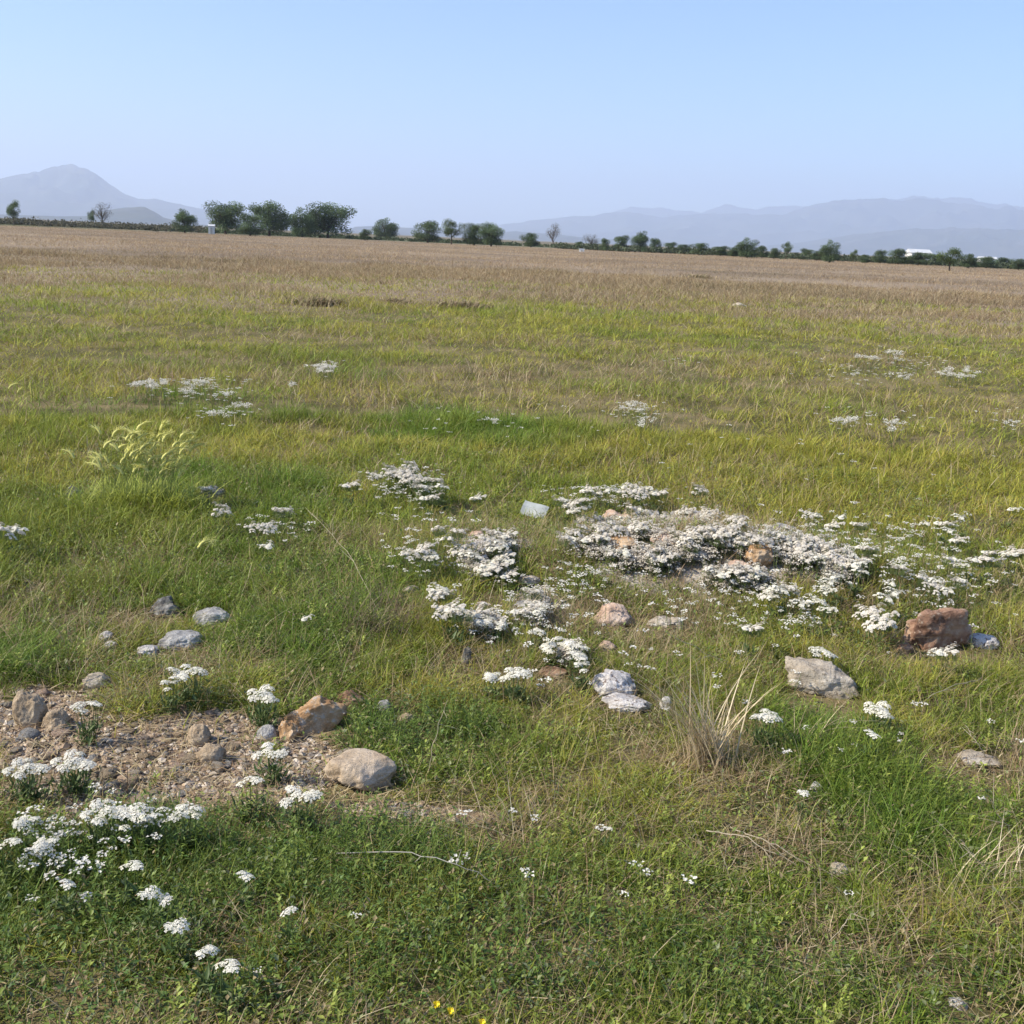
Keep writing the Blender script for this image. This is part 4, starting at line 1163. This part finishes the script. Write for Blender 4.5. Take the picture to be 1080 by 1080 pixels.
def tuft(px, py, htpx, n, spread, seed, pal, label, width=.003, leanx=0, fan=.7, lmax=.45, name='dry_grass_tuft', heads=False, curve=(.1, 1.2)):
    base = P(px, py); s = slant(base); Hm = htpx * s / F; rs = np.random.RandomState(seed)
    m = n; c = np.array(pal)[rs.randint(0, len(pal), m)] * rs.uniform(.75, 1.25, (m, 1))
    az = np.where(rs.rand(m) < .65, rs.randn(m) * fan + (math.pi if leanx < 0 else 0), rs.rand(m) * 6.28)
    A = Acc()
    v, t, c = blades(np.stack([rs.randn(m) * spread, rs.randn(m) * spread * .7, np.zeros(m) - .01], 1), rs.uniform(.45, 1.1, m) * Hm, width, az, rs.uniform(0, lmax, m),
                     rs.uniform(*curve, m), c, 6)
    A.add(v, t, c)
    o = link(name, A.mesh(name, M_DRY), None, base); tag(o, label, 'grass'); return o


PALE = [[.60, .49, .31], [.66, .56, .38], [.48, .38, .23]]
DARKB = [[.10, .075, .05], [.16, .12, .08], [.22, .17, .11]]
MIDB = [[.30, .225, .14], [.22, .20, .09], [.38, .30, .19]]
tuft(746, 806, 124, 130, .035, 1, PALE, 'tall pale straw tuft leaning left beside the jagged white stone', .005, -1, .38, .32, curve=(.1, .7))
tuft(700, 770, 60, 30, .05, 2, PALE + DARKB, 'low tangled straw tuft left of the tall pale one', .0024, -1)
tuft(388, 672, 70, 120, .09, 3, DARKB, 'dark dried weed tuft in the green grass left of centre', .0024, 1)
tuft(410, 650, 48, 70, .06, 4, DARKB, 'smaller dark dried weed tuft beside the larger dark one', .0024, -1)
tuft(842, 790, 60, 34, .06, 5, PALE + DARKB, 'sparse brown stalks below the flat beige stone', .0022, 1)
tuft(1040, 935, 70, 34, .07, 6, PALE, 'pale grass stalks at the right edge of the foreground', .0024, 1)
tuft(540, 890, 70, 40, .08, 7, PALE + DARKB, 'brown stalky tuft below the big tan boulder', .0022, -1)
tuft(335, 322, 14, 520, .32, 8, MIDB, 'dark brown tussock in the far tan meadow, left one', .03, 1)
tuft(485, 325, 12, 480, .3, 9, MIDB, 'dark brown tussock in the far tan meadow, middle one', .03, 1)
tuft(415, 320, 9, 360, .22, 12, MIDB, 'browner tussock between two dark ones in the far meadow', .03, 1)
tuft(735, 293, 5, 300, .35, 10, MIDB, 'dark patch of tussock far off in the tan meadow, right one', .06, 1)
tuft(560, 655, 60, 26, .1, 11, PALE, 'thin straw stalks rising through the flower column', .0022, 1)


def stalk(pts, label, rad=.0014, colr=(.50, .43, .31), branch=True):
    """dry stem through photo points (px, py, height above ground)"""
    W_ = []
    for (px, py, hh) in pts:
        q = P(px, py, hh); W_.append([q[0], q[1], q[2] + hh])
    W_ = np.array(W_); b = W_[0].copy(); t0 = np.linspace(0, 1, len(W_)); tt = np.linspace(0, 1, 14)
    Q = np.stack([np.interp(tt, t0, W_[:, k]) for k in range(3)], 1)
    Q[1:-1] = (Q[:-2] + 2 * Q[1:-1] + Q[2:]) / 4
    Q = Q - b; rs = np.random.RandomState(int(pts[0][0])); Q[1:-1] += rs.randn(12, 3) * .0025
    A = Acc(); v, t = tube(Q, np.linspace(rad, rad * .4, 14), 5); A.add(v, t, colr)
    if branch:
        for k in (6, 9, 11):
            e_ = Q[k] + rs.randn(3) * [.03, .03, .02] + (Q[k] - Q[k - 2]) * .6
            v, t = tube([Q[k], e_], [rad * .6, rad * .3], 4); A.add(v, t, colr)
    o = link('dry_stalk', A.mesh('dry_stalk', M_DRY), None, b); tag(o, label, 'stalk', 'loose dry stalks in the grass')


stalk([(450, 822, .0), (458, 780, .14), (472, 738, .27)], 'pale upright stalk right of the big tan boulder')
stalk([(355, 900, .05), (425, 897, .09), (480, 912, .09), (522, 932, .04)], 'long pale bent stalk lying across the dark foreground', .0018, (.42, .40, .34))
stalk([(745, 876, .05), (785, 882, .07), (840, 912, .03)], 'pair of pale stalks lying left of the rounded pale stone, lower', .0022)
stalk([(770, 872, .06), (815, 890, .06), (858, 915, .03)], 'pair of pale stalks lying left of the rounded pale stone, upper', .0018)
stalk([(1075, 892, .0), (1058, 866, .09), (1040, 838, .18)], 'pale straight stalk leaning at the right edge')
stalk([(1062, 935, .0), (1030, 905, .08), (1012, 885, .13)], 'crooked pale stalk near the right edge, lower one', .0016)
stalk([(872, 862, .0), (830, 812, .12), (796, 778, .2)], 'brown stalk slanting below the flat beige stone', .0015, (.26, .20, .12))
stalk([(955, 750, .0), (1000, 725, .1), (1035, 715, .12)], 'grey twig right of the bright white flower', .0018, (.32, .28, .22))
stalk([(1040, 800, .02), (1030, 782, .09), (1018, 765, .13)], 'short pale twig standing by the half buried beige stone', .0018)
stalk([(420, 690, 0), (370, 585, .12), (322, 535, .22)], 'thin long stalk slanting left above the dark weeds', .0015)
stalk([(775, 700, 0), (745, 690, .16), (700, 665, .3)], 'thin straw arching over the pinkish stone', .0014)
stalk([(560, 905, 0), (530, 850, .12), (515, 800, .2)], 'thin brown stalk in the central foreground', .0014, (.3, .25, .15))
stalk([(870, 1000, .0), (890, 975, .08), (905, 960, .1)], 'short pale stalk in the lower right foreground', .0014)
stalk([(890, 640, 0), (900, 615, .12), (912, 598, .2)], 'pale stem right of the lichen covered stone', .0014)

# ------------------------------------------------------------------ card, yellow flowers
CARD = noise_mat('weathered_card', [(.3, (.26, .28, .27)), (.7, (.38, .40, .39))], scale=12, bump=.1, bscale=30, rough=.6)
p = P(563, 549); s = slant(p)
bm = bmesh.new(); bmesh.ops.create_grid(bm, x_segments=8, y_segments=6, size=.5)
for v in bm.verts:
    v.co = Vector((v.co.x * .155, v.co.y * .095, .012 * math.sin(v.co.x * 4) + .004 * math.cos(v.co.y * 6)))
r_ = bmesh.ops.extrude_face_region(bm, geom=bm.faces[:])
for v in [g for g in r_['geom'] if isinstance(g, bmesh.types.BMVert)]: v.co.z += .003
bmesh.ops.recalc_face_normals(bm, faces=bm.faces)
me = bpy.data.meshes.new('card'); bm.to_mesh(me); bm.free(); me.materials.append(CARD)
o = link('card', me, None, (p[0], p[1], p[2] + .065)); o.rotation_euler = (R(48), R(14), R(-14))
tag(o, 'bent white card standing in the grass left of the flower mound', 'card')

YEL = noise_mat('yellow_petals', [(.3, (.75, .55, .02)), (.7, (.85, .68, .03))], scale=60, bump=0, rough=.6)
for k, (px, py, lb) in enumerate([(460, 1060, 'small yellow flower at the bottom edge, left of three'), (475, 1067, 'small yellow flower at the bottom edge, middle of three'),
                                  (508, 1079, 'small yellow flower at the very bottom, right of three')]):
    q = P(px, py, .06); e = bpy.data.objects.new('yellow_flower', None); col.objects.link(e); e.location = q
    rs = np.random.RandomState(k); A = Acc(); n = 16; th = np.arange(n) * 2.4
    v, t, c = leaves(np.zeros((n, 3)), .010, .0055, th, np.where(np.arange(n) % 2, .35, .7), np.ones((n, 3)) * [.8, .62, .03]); A.add(v, t, c)
    o = link('petals', A.mesh('petals', YEL), e, (0, 0, .06)); o.rotation_euler = (.5, .2, 0)
    A = Acc(); v, t = tube([[0, 0, 0], [.004, 0, .03], [0, 0, .06]], [.0012] * 3, 5); A.add(v, t, (.1, .16, .05)); link('stem', A.mesh('stem', M_LEAF), e)
    tag(e, lb, 'flower', 'yellow flowers at the bottom edge')
